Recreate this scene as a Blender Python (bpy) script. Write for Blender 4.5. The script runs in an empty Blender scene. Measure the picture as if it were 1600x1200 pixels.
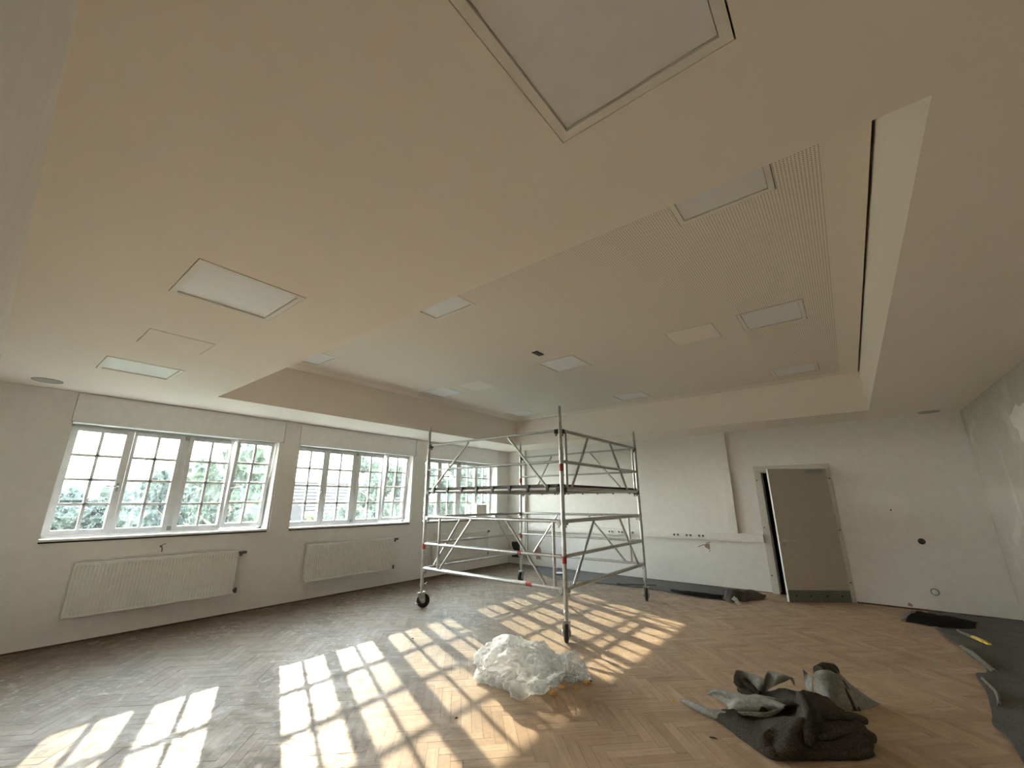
import bpy, bmesh, math, random
from mathutils import Vector, Matrix, noise

random.seed(7)
S = bpy.context.scene
COL = S.collection

# ---------------------------------------------------------------- camera, sky, sun, exposure
CAM = Vector((7.0015, -8.7051, 1.5))
YAW, PITCH, ROLL, FPX = -0.668220, 0.276280, -0.001245, 644.162
FW = Vector((math.sin(YAW) * math.cos(PITCH), math.cos(YAW) * math.cos(PITCH), math.sin(PITCH)))
RT = Vector((math.cos(YAW), -math.sin(YAW), 0))
UP = RT.cross(FW)
R2 = math.cos(ROLL) * RT + math.sin(ROLL) * UP
U2 = -math.sin(ROLL) * RT + math.cos(ROLL) * UP
cd = bpy.data.cameras.new('camera')
cam = bpy.data.objects.new('camera', cd)
COL.objects.link(cam)
M = Matrix((R2, U2, -FW)).transposed().to_4x4()
M.translation = CAM
cam.matrix_world = M
cd.sensor_fit = 'HORIZONTAL'
cd.sensor_width = 36.0
cd.lens = FPX / 1600.0 * 36.0
cd.clip_start = 0.01
cd.clip_end = 500
S.camera = cam

SUN_STRENGTH = 1.35
SKY_STRENGTH = 3.6
EXPOSURE = 3.52

w = bpy.data.worlds.new('sky')
S.world = w
w.use_nodes = True
nt = w.node_tree
bg = nt.nodes['Background']
tc = nt.nodes.new('ShaderNodeTexCoord')
sp = nt.nodes.new('ShaderNodeSeparateXYZ')
rp = nt.nodes.new('ShaderNodeValToRGB')
rp.color_ramp.elements[0].position = 0.0
rp.color_ramp.elements[0].color = (1.0, 0.945, 0.865, 1)
rp.color_ramp.elements[1].position = 0.75
rp.color_ramp.elements[1].color = (0.74, 0.83, 1.0, 1)
nt.links.new(tc.outputs['Generated'], sp.inputs[0])
nt.links.new(sp.outputs['Z'], rp.inputs[0])
nt.links.new(rp.outputs[0], bg.inputs['Color'])
bg.inputs['Strength'].default_value = SKY_STRENGTH

sl = bpy.data.lights.new('sun', 'SUN')
sl.energy = SUN_STRENGTH
sl.color = (1.0, 0.83, 0.63)
sl.angle = 0.008
sun = bpy.data.objects.new('sun', sl)
COL.objects.link(sun)
sun.location = (-30, 8, 20)
sun.rotation_euler = Vector((1.0, -0.42, -0.434)).to_track_quat('-Z', 'Y').to_euler()

S.view_settings.view_transform = 'Standard'
S.view_settings.look = 'None'
S.view_settings.gamma = 1.0
S.view_settings.use_curve_mapping = False
S.view_settings.exposure = EXPOSURE
S.cycles.diffuse_bounces = 10
S.cycles.max_bounces = 12
S.cycles.transparent_max_bounces = 16
S.cycles.sample_clamp_indirect = 8.0

# ---------------------------------------------------------------- materials
MATS = {}


def new_mat(name):
    m = bpy.data.materials.new(name)
    m.use_nodes = True
    MATS[name] = m
    return m, m.node_tree, m.node_tree.nodes['Principled BSDF']


def nd(nt, kind, **kw):
    n = nt.nodes.new(kind)
    for k, v in kw.items():
        setattr(n, k, v)
    return n


def mth(nt, op, a, b=None, c=None):
    n = nt.nodes.new('ShaderNodeMath')
    n.operation = op
    for i, x in enumerate((a, b, c)):
        if x is None:
            continue
        if isinstance(x, (int, float)):
            n.inputs[i].default_value = x
        else:
            nt.links.new(x, n.inputs[i])
    return n.outputs[0]


def mixc(nt, fac, a, b):
    n = nt.nodes.new('ShaderNodeMix')
    n.data_type = 'RGBA'
    for i, x in ((0, fac), (6, a), (7, b)):
        if isinstance(x, (int, float)):
            n.inputs[i].default_value = x
        elif isinstance(x, tuple):
            n.inputs[i].default_value = (*x[:3], 1)
        else:
            nt.links.new(x, n.inputs[i])
    return n.outputs[2]


def ramp(nt, fac, p0, p1):
    n = nt.nodes.new('ShaderNodeMapRange')
    n.clamp = True
    n.interpolation_type = 'SMOOTHSTEP'
    nt.links.new(fac, n.inputs[0])
    n.inputs[1].default_value = p0
    n.inputs[2].default_value = p1
    return n.outputs[0]


def tex(nt, scale, detail=4, rough=0.55, vec=None, dist=0.0):
    n = nt.nodes.new('ShaderNodeTexNoise')
    n.inputs['Scale'].default_value = scale
    n.inputs['Detail'].default_value = detail
    n.inputs['Roughness'].default_value = rough
    n.inputs['Distortion'].default_value = dist
    if vec is None:
        g = nt.nodes.new('ShaderNodeNewGeometry')
        vec = g.outputs['Position']
    nt.links.new(vec, n.inputs['Vector'])
    return n.outputs[0]


def bump(nt, b, h, strength, dist=0.01):
    n = nt.nodes.new('ShaderNodeBump')
    n.inputs['Strength'].default_value = strength
    n.inputs['Distance'].default_value = dist
    nt.links.new(h, n.inputs['Height'])
    nt.links.new(n.outputs[0], b.inputs['Normal'])


def simple(name, col, rough=0.5, metal=0.0, var=0.08, scale=12, bmp=0.0, bscale=120, spec=0.5):
    m, nt, b = new_mat(name)
    t = ramp(nt, tex(nt, scale), 0.3, 0.7)
    lo = tuple(c * (1 - var) for c in col)
    hi = tuple(min(1, c * (1 + var)) for c in col)
    nt.links.new(mixc(nt, t, lo, hi), b.inputs['Base Color'])
    b.inputs['Roughness'].default_value = rough
    b.inputs['Metallic'].default_value = metal
    b.inputs['Specular IOR Level'].default_value = spec
    if bmp:
        bump(nt, b, tex(nt, bscale, 3), bmp)
    return m


def plaster(name, col, patch, amount, dim=0.95):
    m, nt, b = new_mat(name)
    a = ramp(nt, tex(nt, 1.3, 6, 0.6, dist=0.6), 0.5, 0.72)
    c = ramp(nt, tex(nt, 9.0, 5), 0.35, 0.7)
    lo = tuple(x * dim for x in col)
    base = mixc(nt, c, lo, col)
    f = mth(nt, 'MULTIPLY', a, amount)
    nt.links.new(mixc(nt, f, base, patch), b.inputs['Base Color'])
    b.inputs['Roughness'].default_value = 0.85
    b.inputs['Specular IOR Level'].default_value = 0.25
    bump(nt, b, tex(nt, 260, 3), 0.12, 0.004)
    return m


WALL = plaster('wall_plaster', (0.79, 0.77, 0.73), (0.74, 0.72, 0.67), 0.35)
WALLR = plaster('raw_plaster', (0.52, 0.495, 0.44), (0.66, 0.645, 0.60), 0.8)
CEIL = plaster('ceiling_paint', (0.875, 0.81, 0.735), (0.87, 0.805, 0.73), 0.1, 0.99)
WHITE = simple('white_paint', (0.80, 0.80, 0.78), 0.45, var=0.03)
FRAME = simple('window_lacquer', (0.70, 0.70, 0.70), 0.35, var=0.04)
RAD = simple('radiator_enamel', (0.78, 0.77, 0.73), 0.35, var=0.03)
DIFF = simple('light_diffuser', (0.80, 0.80, 0.80), 0.35, var=0.02, spec=0.5)
LFRAME = simple('light_frame', (0.78, 0.75, 0.69), 0.5, var=0.02)
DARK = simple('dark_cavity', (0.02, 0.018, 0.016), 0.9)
ALU = simple('aluminium_tube', (0.50, 0.50, 0.485), 0.4, 0.85, var=0.12, scale=25, bmp=0.05, bscale=60)
STEEL = simple('galvanised_steel', (0.42, 0.42, 0.41), 0.4, 0.8, var=0.2, scale=40)
REDM = simple('red_tape', (0.34, 0.035, 0.03), 0.5, var=0.25, scale=60)
BLACKP = simple('black_plastic', (0.022, 0.022, 0.022), 0.45, var=0.2)
RUBBER = simple('black_rubber', (0.018, 0.018, 0.018), 0.7, var=0.2)
PLY = simple('dark_plywood', (0.055, 0.042, 0.032), 0.6, var=0.3, scale=30)
DOORM = simple('door_paint', (0.50, 0.46, 0.39), 0.5, var=0.03)
DFRAME = simple('door_frame_paint', (0.58, 0.55, 0.50), 0.5, var=0.05, scale=30)
KICK = simple('kick_plate_green', (0.16, 0.18, 0.165), 0.4, 0.3, var=0.12, scale=20)
GREENP = simple('door_closer_green', (0.34, 0.36, 0.33), 0.45, var=0.05)
PVC = simple('trunking_plastic', (0.80, 0.78, 0.74), 0.4, var=0.03)
BRASS = simple('valve_metal', (0.12, 0.11, 0.10), 0.4, 0.6, var=0.3, scale=60)
CHIP = simple('bare_brick_plaster', (0.36, 0.23, 0.19), 0.9, var=0.35, scale=45, bmp=0.5, bscale=80)
SKIRT = simple('floor_edge_wood', (0.10, 0.065, 0.04), 0.8, var=0.4, scale=20)
ORANGE = simple('orange_foam', (0.72, 0.40, 0.12), 0.8, var=0.3, scale=60, bmp=0.4, bscale=120)
YELLOW = simple('yellow_plastic', (0.72, 0.52, 0.04), 0.35, var=0.05)
CARTON = simple('white_board', (0.74, 0.73, 0.70), 0.7, var=0.04)
FLEECE = simple('grey_fleece', (0.15, 0.145, 0.138), 0.95, var=0.4, scale=140, bmp=0.5, bscale=300, spec=0.2)
FELT = simple('dark_felt', (0.066, 0.059, 0.049), 0.95, var=0.5, scale=120, bmp=0.6, bscale=260, spec=0.15)
COATED = simple('coated_fabric', (0.26, 0.255, 0.23), 0.6, var=0.22, scale=40, bmp=0.3, bscale=200, spec=0.3)
EDGE = simple('turned_fleece_edge', (0.20, 0.19, 0.16), 0.9, var=0.3, scale=60)
FILMB = simple('black_film', (0.014, 0.013, 0.012), 0.85, var=0.3, spec=0.1)
BARK = simple('bark', (0.10, 0.075, 0.055), 0.9, var=0.4, scale=8)
ROOFT = simple('roof_tiles', (0.015, 0.0145, 0.0155), 0.8, var=0.3, scale=3)
HOUSE = simple('house_render', (0.02, 0.02, 0.022), 0.9, var=0.1, scale=1)
STONE = simple('church_stone', (0.025, 0.028, 0.032), 0.9, var=0.1, scale=1)
LAWN = simple('lawn', (0.04, 0.06, 0.025), 0.95, var=0.4, scale=1.2)
PANEG = simple('dark_window', (0.07, 0.08, 0.09), 0.2)
INK = simple('window_marker_ink', (0.015, 0.05, 0.04), 0.6)


def leaf_mat(name, col):
    m, nt, b = new_mat(name)
    t = ramp(nt, tex(nt, 3.0), 0.3, 0.7)
    c = mixc(nt, t, tuple(x * 0.6 for x in col), tuple(x * 1.3 for x in col))
    nt.links.new(c, b.inputs['Base Color'])
    b.inputs['Roughness'].default_value = 0.6
    tr = nd(nt, 'ShaderNodeBsdfTranslucent')
    nt.links.new(c, tr.inputs[0])
    mx = nd(nt, 'ShaderNodeMixShader')
    mx.inputs[0].default_value = 0.45
    nt.links.new(b.outputs[0], mx.inputs[1])
    nt.links.new(tr.outputs[0], mx.inputs[2])
    nt.links.new(mx.outputs[0], nt.nodes['Material Output'].inputs[0])
    return m


LEAF = leaf_mat('leaf_green', (0.022, 0.038, 0.020))
LEAFB = leaf_mat('leaf_blue_green', (0.022, 0.036, 0.028))
LEAFY = leaf_mat('leaf_yellow_green', (0.05, 0.064, 0.02))


def glass_mat(name, dirt_lo, dirt_hi, tint):
    m, nt, b = new_mat(name)
    out = nt.nodes['Material Output']
    tr = nd(nt, 'ShaderNodeBsdfTransparent')
    tr.inputs[0].default_value = (*tint, 1)
    gl = nd(nt, 'ShaderNodeBsdfGlossy')
    gl.inputs['Roughness'].default_value = 0.02
    lw = nd(nt, 'ShaderNodeLayerWeight')
    lw.inputs[0].default_value = 0.25
    g = nd(nt, 'ShaderNodeNewGeometry')
    mp = nd(nt, 'ShaderNodeMapping')
    mp.inputs['Scale'].default_value = (6, 9, 2.2)
    nt.links.new(g.outputs['Position'], mp.inputs[0])
    d = ramp(nt, tex(nt, 1.6, 6, 0.65, mp.outputs[0], 1.5), 0.35, 0.75)
    dr = mth(nt, 'MULTIPLY_ADD', d, dirt_hi - dirt_lo, dirt_lo)
    tl = nd(nt, 'ShaderNodeBsdfTranslucent')
    tl.inputs[0].default_value = (0.72, 0.80, 0.78, 1)
    m1 = nd(nt, 'ShaderNodeMixShader')
    f = mth(nt, 'MULTIPLY', lw.outputs['Fresnel'], 0.6)
    nt.links.new(f, m1.inputs[0])
    nt.links.new(tr.outputs[0], m1.inputs[1])
    nt.links.new(gl.outputs[0], m1.inputs[2])
    m2 = nd(nt, 'ShaderNodeMixShader')
    nt.links.new(dr, m2.inputs[0])
    nt.links.new(m1.outputs[0], m2.inputs[1])
    nt.links.new(tl.outputs[0], m2.inputs[2])
    nt.links.new(m2.outputs[0], out.inputs[0])
    return m


GLASS = glass_mat('window_glass', 0.002, 0.010, (0.93, 0.96, 0.95))
GLASSD = glass_mat('streaky_glass', 0.003, 0.028, (0.90, 0.95, 0.94))


def film_mat():
    m, nt, b = new_mat('clear_plastic_film')
    out = nt.nodes['Material Output']
    tr = nd(nt, 'ShaderNodeBsdfTransparent')
    tr.inputs[0].default_value = (0.95, 0.96, 0.96, 1)
    b.inputs['Base Color'].default_value = (0.86, 0.87, 0.87, 1)
    b.inputs['Roughness'].default_value = 0.28
    b.inputs['Specular IOR Level'].default_value = 0.7
    tl = nd(nt, 'ShaderNodeBsdfTranslucent')
    tl.inputs[0].default_value = (0.85, 0.87, 0.87, 1)
    m1 = nd(nt, 'ShaderNodeMixShader')
    m1.inputs[0].default_value = 0.45
    nt.links.new(b.outputs[0], m1.inputs[1])
    nt.links.new(tl.outputs[0], m1.inputs[2])
    m2 = nd(nt, 'ShaderNodeMixShader')
    lw = nd(nt, 'ShaderNodeLayerWeight')
    lw.inputs[0].default_value = 0.35
    f = mth(nt, 'MULTIPLY_ADD', lw.outputs['Facing'], 0.62, 0.20)
    t = ramp(nt, tex(nt, 14, 4), 0.3, 0.7)
    f = mth(nt, 'MULTIPLY_ADD', t, 0.2, f)
    nt.links.new(f, m2.inputs[0])
    nt.links.new(tr.outputs[0], m2.inputs[1])
    nt.links.new(m1.outputs[0], m2.inputs[2])
    nt.links.new(m2.outputs[0], out.inputs[0])
    return m


FILM = film_mat()


def perforated_mat():
    m, nt, b = new_mat('perforated_board')
    g = nd(nt, 'ShaderNodeNewGeometry')
    s = nd(nt, 'ShaderNodeSeparateXYZ')
    nt.links.new(g.outputs['Position'], s.inputs[0])
    P = 0.0178
    fx = mth(nt, 'SUBTRACT', mth(nt, 'FRACT', mth(nt, 'DIVIDE', mth(nt, 'ADD', s.outputs[0], 20.0), P)), 0.5)
    fy = mth(nt, 'SUBTRACT', mth(nt, 'FRACT', mth(nt, 'DIVIDE', mth(nt, 'ADD', s.outputs[1], 20.0), P)), 0.5)
    r = mth(nt, 'SQRT', mth(nt, 'ADD', mth(nt, 'MULTIPLY', fx, fx), mth(nt, 'MULTIPLY', fy, fy)))
    k = mth(nt, 'LESS_THAN', r, 0.23)
    nt.links.new(mixc(nt, k, (0.875, 0.81, 0.735), (0.34, 0.285, 0.22)), b.inputs['Base Color'])
    b.inputs['Roughness'].default_value = 0.85
    b.inputs['Specular IOR Level'].default_value = 0.2
    return m


PERF = perforated_mat()


def parquet_mat():
    m, nt, b = new_mat('worn_parquet')
    uv = nd(nt, 'ShaderNodeUVMap', uv_map='grain')
    mp = nd(nt, 'ShaderNodeMapping')
    mp.inputs['Scale'].default_value = (3.0, 42.0, 1)
    nt.links.new(uv.outputs[0], mp.inputs[0])
    grain = ramp(nt, tex(nt, 1.0, 6, 0.65, mp.outputs[0], 0.4), 0.3, 0.72)
    uv2 = nd(nt, 'ShaderNodeUVMap', uv_map='tone')
    s2 = nd(nt, 'ShaderNodeSeparateXYZ')
    nt.links.new(uv2.outputs[0], s2.inputs[0])
    a = mixc(nt, s2.outputs[0], (0.47, 0.325, 0.215), (0.64, 0.475, 0.325))
    c = mixc(nt, mth(nt, 'MULTIPLY', s2.outputs[1], 0.35), a, (0.60, 0.40, 0.26))
    c = mixc(nt, mth(nt, 'MULTIPLY', grain, 0.45), c, (0.34, 0.225, 0.145))
    # plaster dust trodden into the wood, in drifts and fine specks
    d1 = ramp(nt, tex(nt, 0.55, 6, 0.62, dist=0.8), 0.36, 0.66)
    d2 = ramp(nt, tex(nt, 5.0, 9, 0.74, dist=1.2), 0.42, 0.62)
    d3 = ramp(nt, tex(nt, 30.0, 6, 0.75), 0.47, 0.62)
    dm = mth(nt, 'MULTIPLY', mth(nt, 'MULTIPLY_ADD', d2, 0.6, 0.3), mth(nt, 'MULTIPLY_ADD', d1, 0.75, 0.18))
    dm = mth(nt, 'ADD', dm, mth(nt, 'MULTIPLY', d3, 0.22))
    gp = nd(nt, 'ShaderNodeNewGeometry')
    sx = nd(nt, 'ShaderNodeSeparateXYZ')
    nt.links.new(gp.outputs['Position'], sx.inputs[0])
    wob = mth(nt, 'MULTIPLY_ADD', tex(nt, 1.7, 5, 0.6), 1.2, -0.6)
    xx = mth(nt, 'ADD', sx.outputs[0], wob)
    # dust thins towards the door side; shade along the window wall painted in
    dm = mth(nt, 'MULTIPLY', dm, mth(nt, 'MULTIPLY_ADD', ramp(nt, xx, 3.4, 6.0), -0.78, 1.0))
    wall_shade = ramp(nt, xx, 1.6, 0.2)
    dimmed = ramp(nt, xx, 5.2, 2.6)        # wood painted darker towards the windows to offset their strong light
    c = mixc(nt, mth(nt, 'MULTIPLY', dimmed, 0.75), c, mixc(nt, s2.outputs[0], (0.118, 0.092, 0.068), (0.20, 0.16, 0.12)))
    # scuffed filler specks ground into the window half
    sk = ramp(nt, tex(nt, 11.0, 10, 0.78, dist=0.7), 0.535, 0.60)
    sk = mth(nt, 'MULTIPLY', sk, mth(nt, 'MULTIPLY', ramp(nt, tex(nt, 0.9, 4), 0.42, 0.6), dimmed))
    dm = mth(nt, 'MULTIPLY', dm, mth(nt, 'MULTIPLY_ADD', wall_shade, -0.85, 1.0))
    c = mixc(nt, mth(nt, 'MULTIPLY', wall_shade, 0.8), c, (0.115, 0.075, 0.045))
    cf = mixc(nt, dm, c, (0.205, 0.192, 0.172))
    nt.links.new(mixc(nt, mth(nt, 'MULTIPLY', sk, 0.6), cf, (0.46, 0.44, 0.40)), b.inputs['Base Color'])
    r = mth(nt, 'MULTIPLY_ADD', d2, 0.24, 0.38)
    r = mth(nt, 'MULTIPLY_ADD', d3, 0.10, r)
    nt.links.new(r, b.inputs['Roughness'])
    b.inputs['Specular IOR Level'].default_value = 0.14
    h = mth(nt, 'ADD', mth(nt, 'MULTIPLY', grain, 0.5), tex(nt, 60, 4))
    bump(nt, b, h, 0.10, 0.003)
    return m


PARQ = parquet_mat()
JOINT = simple('joint_dirt', (0.035, 0.027, 0.02), 0.95, var=0.3, scale=30)

# ---------------------------------------------------------------- mesh helpers


class MB:
    """collects shapes and links them as one mesh object"""

    def __init__(s):
        s.v, s.f, s.sm = [], [], []

    def add(s, vs, fs, smooth=False):
        o = len(s.v)
        s.v += [tuple(p) for p in vs]
        s.f += [tuple(i + o for i in q) for q in fs]
        s.sm += [smooth] * len(fs)
        return s

    def box(s, a, b, bev=0.0, mat=None):
        x0, x1 = sorted((a[0], b[0]))
        y0, y1 = sorted((a[1], b[1]))
        z0, z1 = sorted((a[2], b[2]))
        if bev <= 0:
            vs = [(x0, y0, z0), (x1, y0, z0), (x1, y1, z0), (x0, y1, z0), (x0, y0, z1), (x1, y0, z1), (x1, y1, z1), (x0, y1, z1)]
            fs = [(3, 2, 1, 0), (4, 5, 6, 7), (0, 1, 5, 4), (1, 2, 6, 5), (2, 3, 7, 6), (3, 0, 4, 7)]
        else:
            bm = bmesh.new()
            r = bmesh.ops.create_cube(bm, size=1)
            bmesh.ops.scale(bm, vec=(x1 - x0, y1 - y0, z1 - z0), verts=bm.verts)
            bmesh.ops.translate(bm, vec=((x0 + x1) / 2, (y0 + y1) / 2, (z0 + z1) / 2), verts=bm.verts)
            bmesh.ops.bevel(bm, geom=bm.edges[:], offset=bev, segments=2, affect='EDGES', profile=0.6)
            bm.verts.index_update()
            vs = [tuple(v.co) for v in bm.verts]
            fs = [tuple(v.index for v in f.verts) for f in bm.faces]
            bm.free()
        if mat is not None:
            vs = [tuple(mat @ Vector(p)) for p in vs]
        return s.add(vs, fs)

    def tube(s, pts, r, n=12, caps=True, flat=1.0):
        pts = [Vector(p) for p in pts]
        rs = r if isinstance(r, (list, tuple)) else [r] * len(pts)
        vs, fs = [], []
        ref = None
        for i, p in enumerate(pts):
            t = (pts[min(i + 1, len(pts) - 1)] - pts[max(i - 1, 0)]).normalized()
            if ref is None:
                ref = Vector((0, 0, 1)) if abs(t.z) < 0.9 else Vector((1, 0, 0))
            u = (ref - t * ref.dot(t)).normalized()
            ref = u
            v = t.cross(u)
            for k in range(n):
                a = 2 * math.pi * k / n
                vs.append(p + (u * math.cos(a) * flat + v * math.sin(a)) * rs[i])
        for i in range(len(pts) - 1):
            for k in range(n):
                fs.append((i * n + k, i * n + (k + 1) % n, (i + 1) * n + (k + 1) % n, (i + 1) * n + k))
        s.add(vs, fs, True)
        if caps:
            o = len(pts) - 1
            s.add(vs[:n], [tuple(range(n))[::-1]])
            s.add(vs[o * n:], [tuple(range(n))])
        return s

    def lathe(s, base, axis, prof, n=24):
        """prof: list of (radius, height along axis)"""
        ax = Vector(axis).normalized()
        u = ax.orthogonal().normalized()
        v = ax.cross(u)
        b = Vector(base)
        vs, fs = [], []
        for r, h in prof:
            for k in range(n):
                a = 2 * math.pi * k / n
                vs.append(b + ax * h + (u * math.cos(a) + v * math.sin(a)) * max(r, 1e-5))
        for i in range(len(prof) - 1):
            for k in range(n):
                fs.append((i * n + k, i * n + (k + 1) % n, (i + 1) * n + (k + 1) % n, (i + 1) * n + k))
        return s.add(vs, fs, True)

    def build(s, name, mat, parent=None, kind=None, loc=None):
        me = bpy.data.meshes.new(name)
        me.from_pydata(s.v, [], s.f)
        me.polygons.foreach_set('use_smooth', s.sm)
        me.materials.append(mat)
        me.validate()
        me.update()
        o = bpy.data.objects.new(name, me)
        COL.objects.link(o)
        if parent is not None:
            o.parent = parent
        if kind:
            o['kind'] = kind
        if loc is not None:
            o.location = loc
        return o


def tag(o, label, cat=None, group=None, kind=None):
    o['label'] = label
    if cat:
        o['category'] = cat
    if group:
        o['group'] = group
    if kind:
        o['kind'] = kind
    return o


def empty(name, loc=(0, 0, 0), rz=0.0):
    o = bpy.data.objects.new(name, None)
    o.location = loc
    o.rotation_euler = (0, 0, rz)
    o.empty_display_size = 0.2
    COL.objects.link(o)
    return o


def copy_tree(o, parent=None):
    c = o.copy()
    COL.objects.link(c)
    c.parent = parent
    for ch in list(o.children):
        copy_tree(ch, c)
    return c


def smooth_grid(ctrl, sub):
    """Catmull-Rom interpolation of a control grid"""
    def cr(p0, p1, p2, p3, t):
        return 0.5 * ((2 * p1) + (p2 - p0) * t + (2 * p0 - 5 * p1 + 4 * p2 - p3) * t * t + (3 * p1 - p0 - 3 * p2 + p3) * t ** 3)

    def line(ps):
        out = []
        n = len(ps)
        for i in range(n - 1):
            for k in range(sub):
                out.append(cr(ps[max(i - 1, 0)], ps[i], ps[i + 1], ps[min(i + 2, n - 1)], k / sub))
        out.append(ps[-1])
        return out
    g = [[Vector(p) for p in r] for r in ctrl]
    g = [line(r) for r in g]
    cols = [line([g[i][j] for i in range(len(g))]) for j in range(len(g[0]))]
    return [[cols[j][i] for j in range(len(cols))] for i in range(len(cols[0]))]


def sheet(mb, ctrl, sub=6, amp=0.006, freq=9.0, thick=0.004, zmin=0.002, seed=0.0, ridge=0.0, rfreq=4.0):
    g = smooth_grid(ctrl, sub)
    R, Cn = len(g), len(g[0])
    pts = []
    for i in range(R):
        for j in range(Cn):
            p = g[i][j]
            a = g[min(i + 1, R - 1)][j] - g[max(i - 1, 0)][j]
            b = g[i][min(j + 1, Cn - 1)] - g[i][max(j - 1, 0)]
            n = b.cross(a)
            if n.length < 1e-9:
                n = Vector((0, 0, 1))
            n.normalize()
            q = p * freq + Vector((seed, seed, seed))
            d = noise.noise(q) * amp + noise.noise(q * 2.7) * amp * 0.5 + noise.noise(q * 7.0) * amp * 0.2
            if ridge:
                e = noise.noise(p * 3.0 + Vector((seed, 0, 0)))
                rr = 1 - 2 * abs(noise.noise(Vector((p.x * rfreq + e, p.y * rfreq * 0.55 - e, seed))))
                d += ridge * (rr - 0.4) * min(1.0, p.z / 0.05)
            pts.append((p + n * d, n))
    vs = [p for p, n in pts] + [p - n * thick for p, n in pts]
    vs = [(p.x, p.y, max(p.z, zmin if k < len(pts) else 0.0005)) for k, p in enumerate(vs)]
    N = R * Cn
    fs = []
    for i in range(R - 1):
        for j in range(Cn - 1):
            a = i * Cn + j
            fs.append((a, a + 1, a + Cn + 1, a + Cn))
            fs.append((N + a, N + a + Cn, N + a + Cn + 1, N + a + 1))
    for j in range(Cn - 1):
        fs.append((j, N + j, N + j + 1, j + 1))
        k = (R - 1) * Cn + j
        fs.append((k, k + 1, N + k + 1, N + k))
    for i in range(R - 1):
        k = i * Cn
        fs.append((k, k + Cn, N + k + Cn, N + k))
        k = i * Cn + Cn - 1
        fs.append((k, N + k, N + k + Cn, k + Cn))
    return mb.add(vs, fs, True)


# ---------------------------------------------------------------- room shell
W, H1, H2, TOP = 8.48, 2.756, 3.328, 3.62
YF = -8.805
XL, XR, YB, YN = 1.019, 7.429, -0.921, -7.061
WIN = [(-8.15, -5.83), (-5.50, -3.16), (-2.82, -0.46)]
ZB, ZT = 1.10, 2.40

mb = MB()
mb.box((-0.3, YF - 0.2, -0.12), (0, 0.2, ZB - 0.03))
ys = [YF - 0.2] + [v for a, b in WIN for v in (a, b)] + [0.2]
for i in range(0, len(ys), 2):
    y0, y1 = ys[i], ys[i + 1]
    # piers stop 6 cm short of the blind boxes above the windows
    mb.box((-0.3, y0, ZB - 0.03), (0, y1, ZT))
    z1 = y1 - (0.02 if i < 6 else 0)
    z0 = y0 + (0.065 if i > 0 else 0)
    mb.box((-0.3, z0, ZT), (0, z1, TOP))
for a, b in WIN:
    mb.box((-0.3, a - 0.02, ZT), (-0.14, b + 0.065, TOP))
    mb.box((-0.14, a - 0.02, H1 + 0.03), (0, b + 0.065, TOP))
wl = tag(mb.build('wall_left', WALL), 'white plastered window wall on the left with three openings', kind='structure')
for a, b in WIN:
    p = MB()
    p.box((-0.03, a - 0.014, ZT + 0.012), (-0.004, b + 0.058, H1 - 0.008))
    p.box((-0.2, a, ZT), (-0.004, b, ZT + 0.012))
    p.build('blind_box_cover', WHITE, wl)
    p = MB()
    p.box((0, b + 0.03, ZB - 0.03), (0.007, b + 0.045, ZT), 0.002)
    p.build('corner_bead', WHITE, wl)

DX0, DX1, DZ = 5.80, 6.73, 2.0
mb = MB()
mb.box((-0.3, 0, -0.12), (DX0, 0.22, TOP))
mb.box((DX1, 0, -0.12), (W + 0.3, 0.22, TOP))
mb.box((DX0, 0, DZ), (DX1, 0.22, TOP))
wb = tag(mb.build('wall_back', WALL), 'white plastered far wall with the open door', kind='structure')
mb = MB().box((W, YF - 0.2, -0.12), (W + 0.3, 0.22, TOP))
wr = tag(mb.build('wall_right', WALLR), 'raw plastered side wall on the right', kind='structure')
mb = MB().box((-0.3, YF - 0.3, -0.12), (W + 0.3, YF, TOP))
tag(mb.build('wall_front', WALL), 'plastered wall behind the camera', kind='structure')
mb = MB().box((-0.3, YF - 0.3, TOP), (W + 0.3, 0.22, TOP + 0.1))
ceil = tag(mb.build('ceiling', CEIL), 'concrete slab carrying the suspended ceilings', kind='structure')

# dark corridor beyond the door
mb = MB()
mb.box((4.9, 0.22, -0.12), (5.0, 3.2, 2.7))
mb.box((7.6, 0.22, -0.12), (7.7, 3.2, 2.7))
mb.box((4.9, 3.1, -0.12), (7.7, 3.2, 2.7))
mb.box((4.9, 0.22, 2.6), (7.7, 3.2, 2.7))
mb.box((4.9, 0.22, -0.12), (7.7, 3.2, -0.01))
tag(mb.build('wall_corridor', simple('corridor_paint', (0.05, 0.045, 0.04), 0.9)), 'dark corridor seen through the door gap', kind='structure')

# lamps and hatches in the ceilings: opening rectangles (x0, y0, x1, y1)
LX = [(1.44, 2.00), (3.90, 4.48), (6.40, 6.97)]
LOWY, R2Y, R3Y, R4Y = (-8.22, -7.64), (-6.60, -6.06), (-4.25, -3.69), (-1.91, -1.38)
LOWL = [(x0, LOWY[0], x1, LOWY[1]) for x0, x1 in LX]
HIGHL = [(x0, y[0], x1, y[1]) for y in (R2Y, R3Y, R4Y) for x0, x1 in LX]
LOWH = [(2.65, -8.14, 3.08, -7.71)]
HIGHH = [(2.24, -4.14, 2.72, -3.70), (5.66, -4.20, 6.16, -3.74)]


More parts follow.
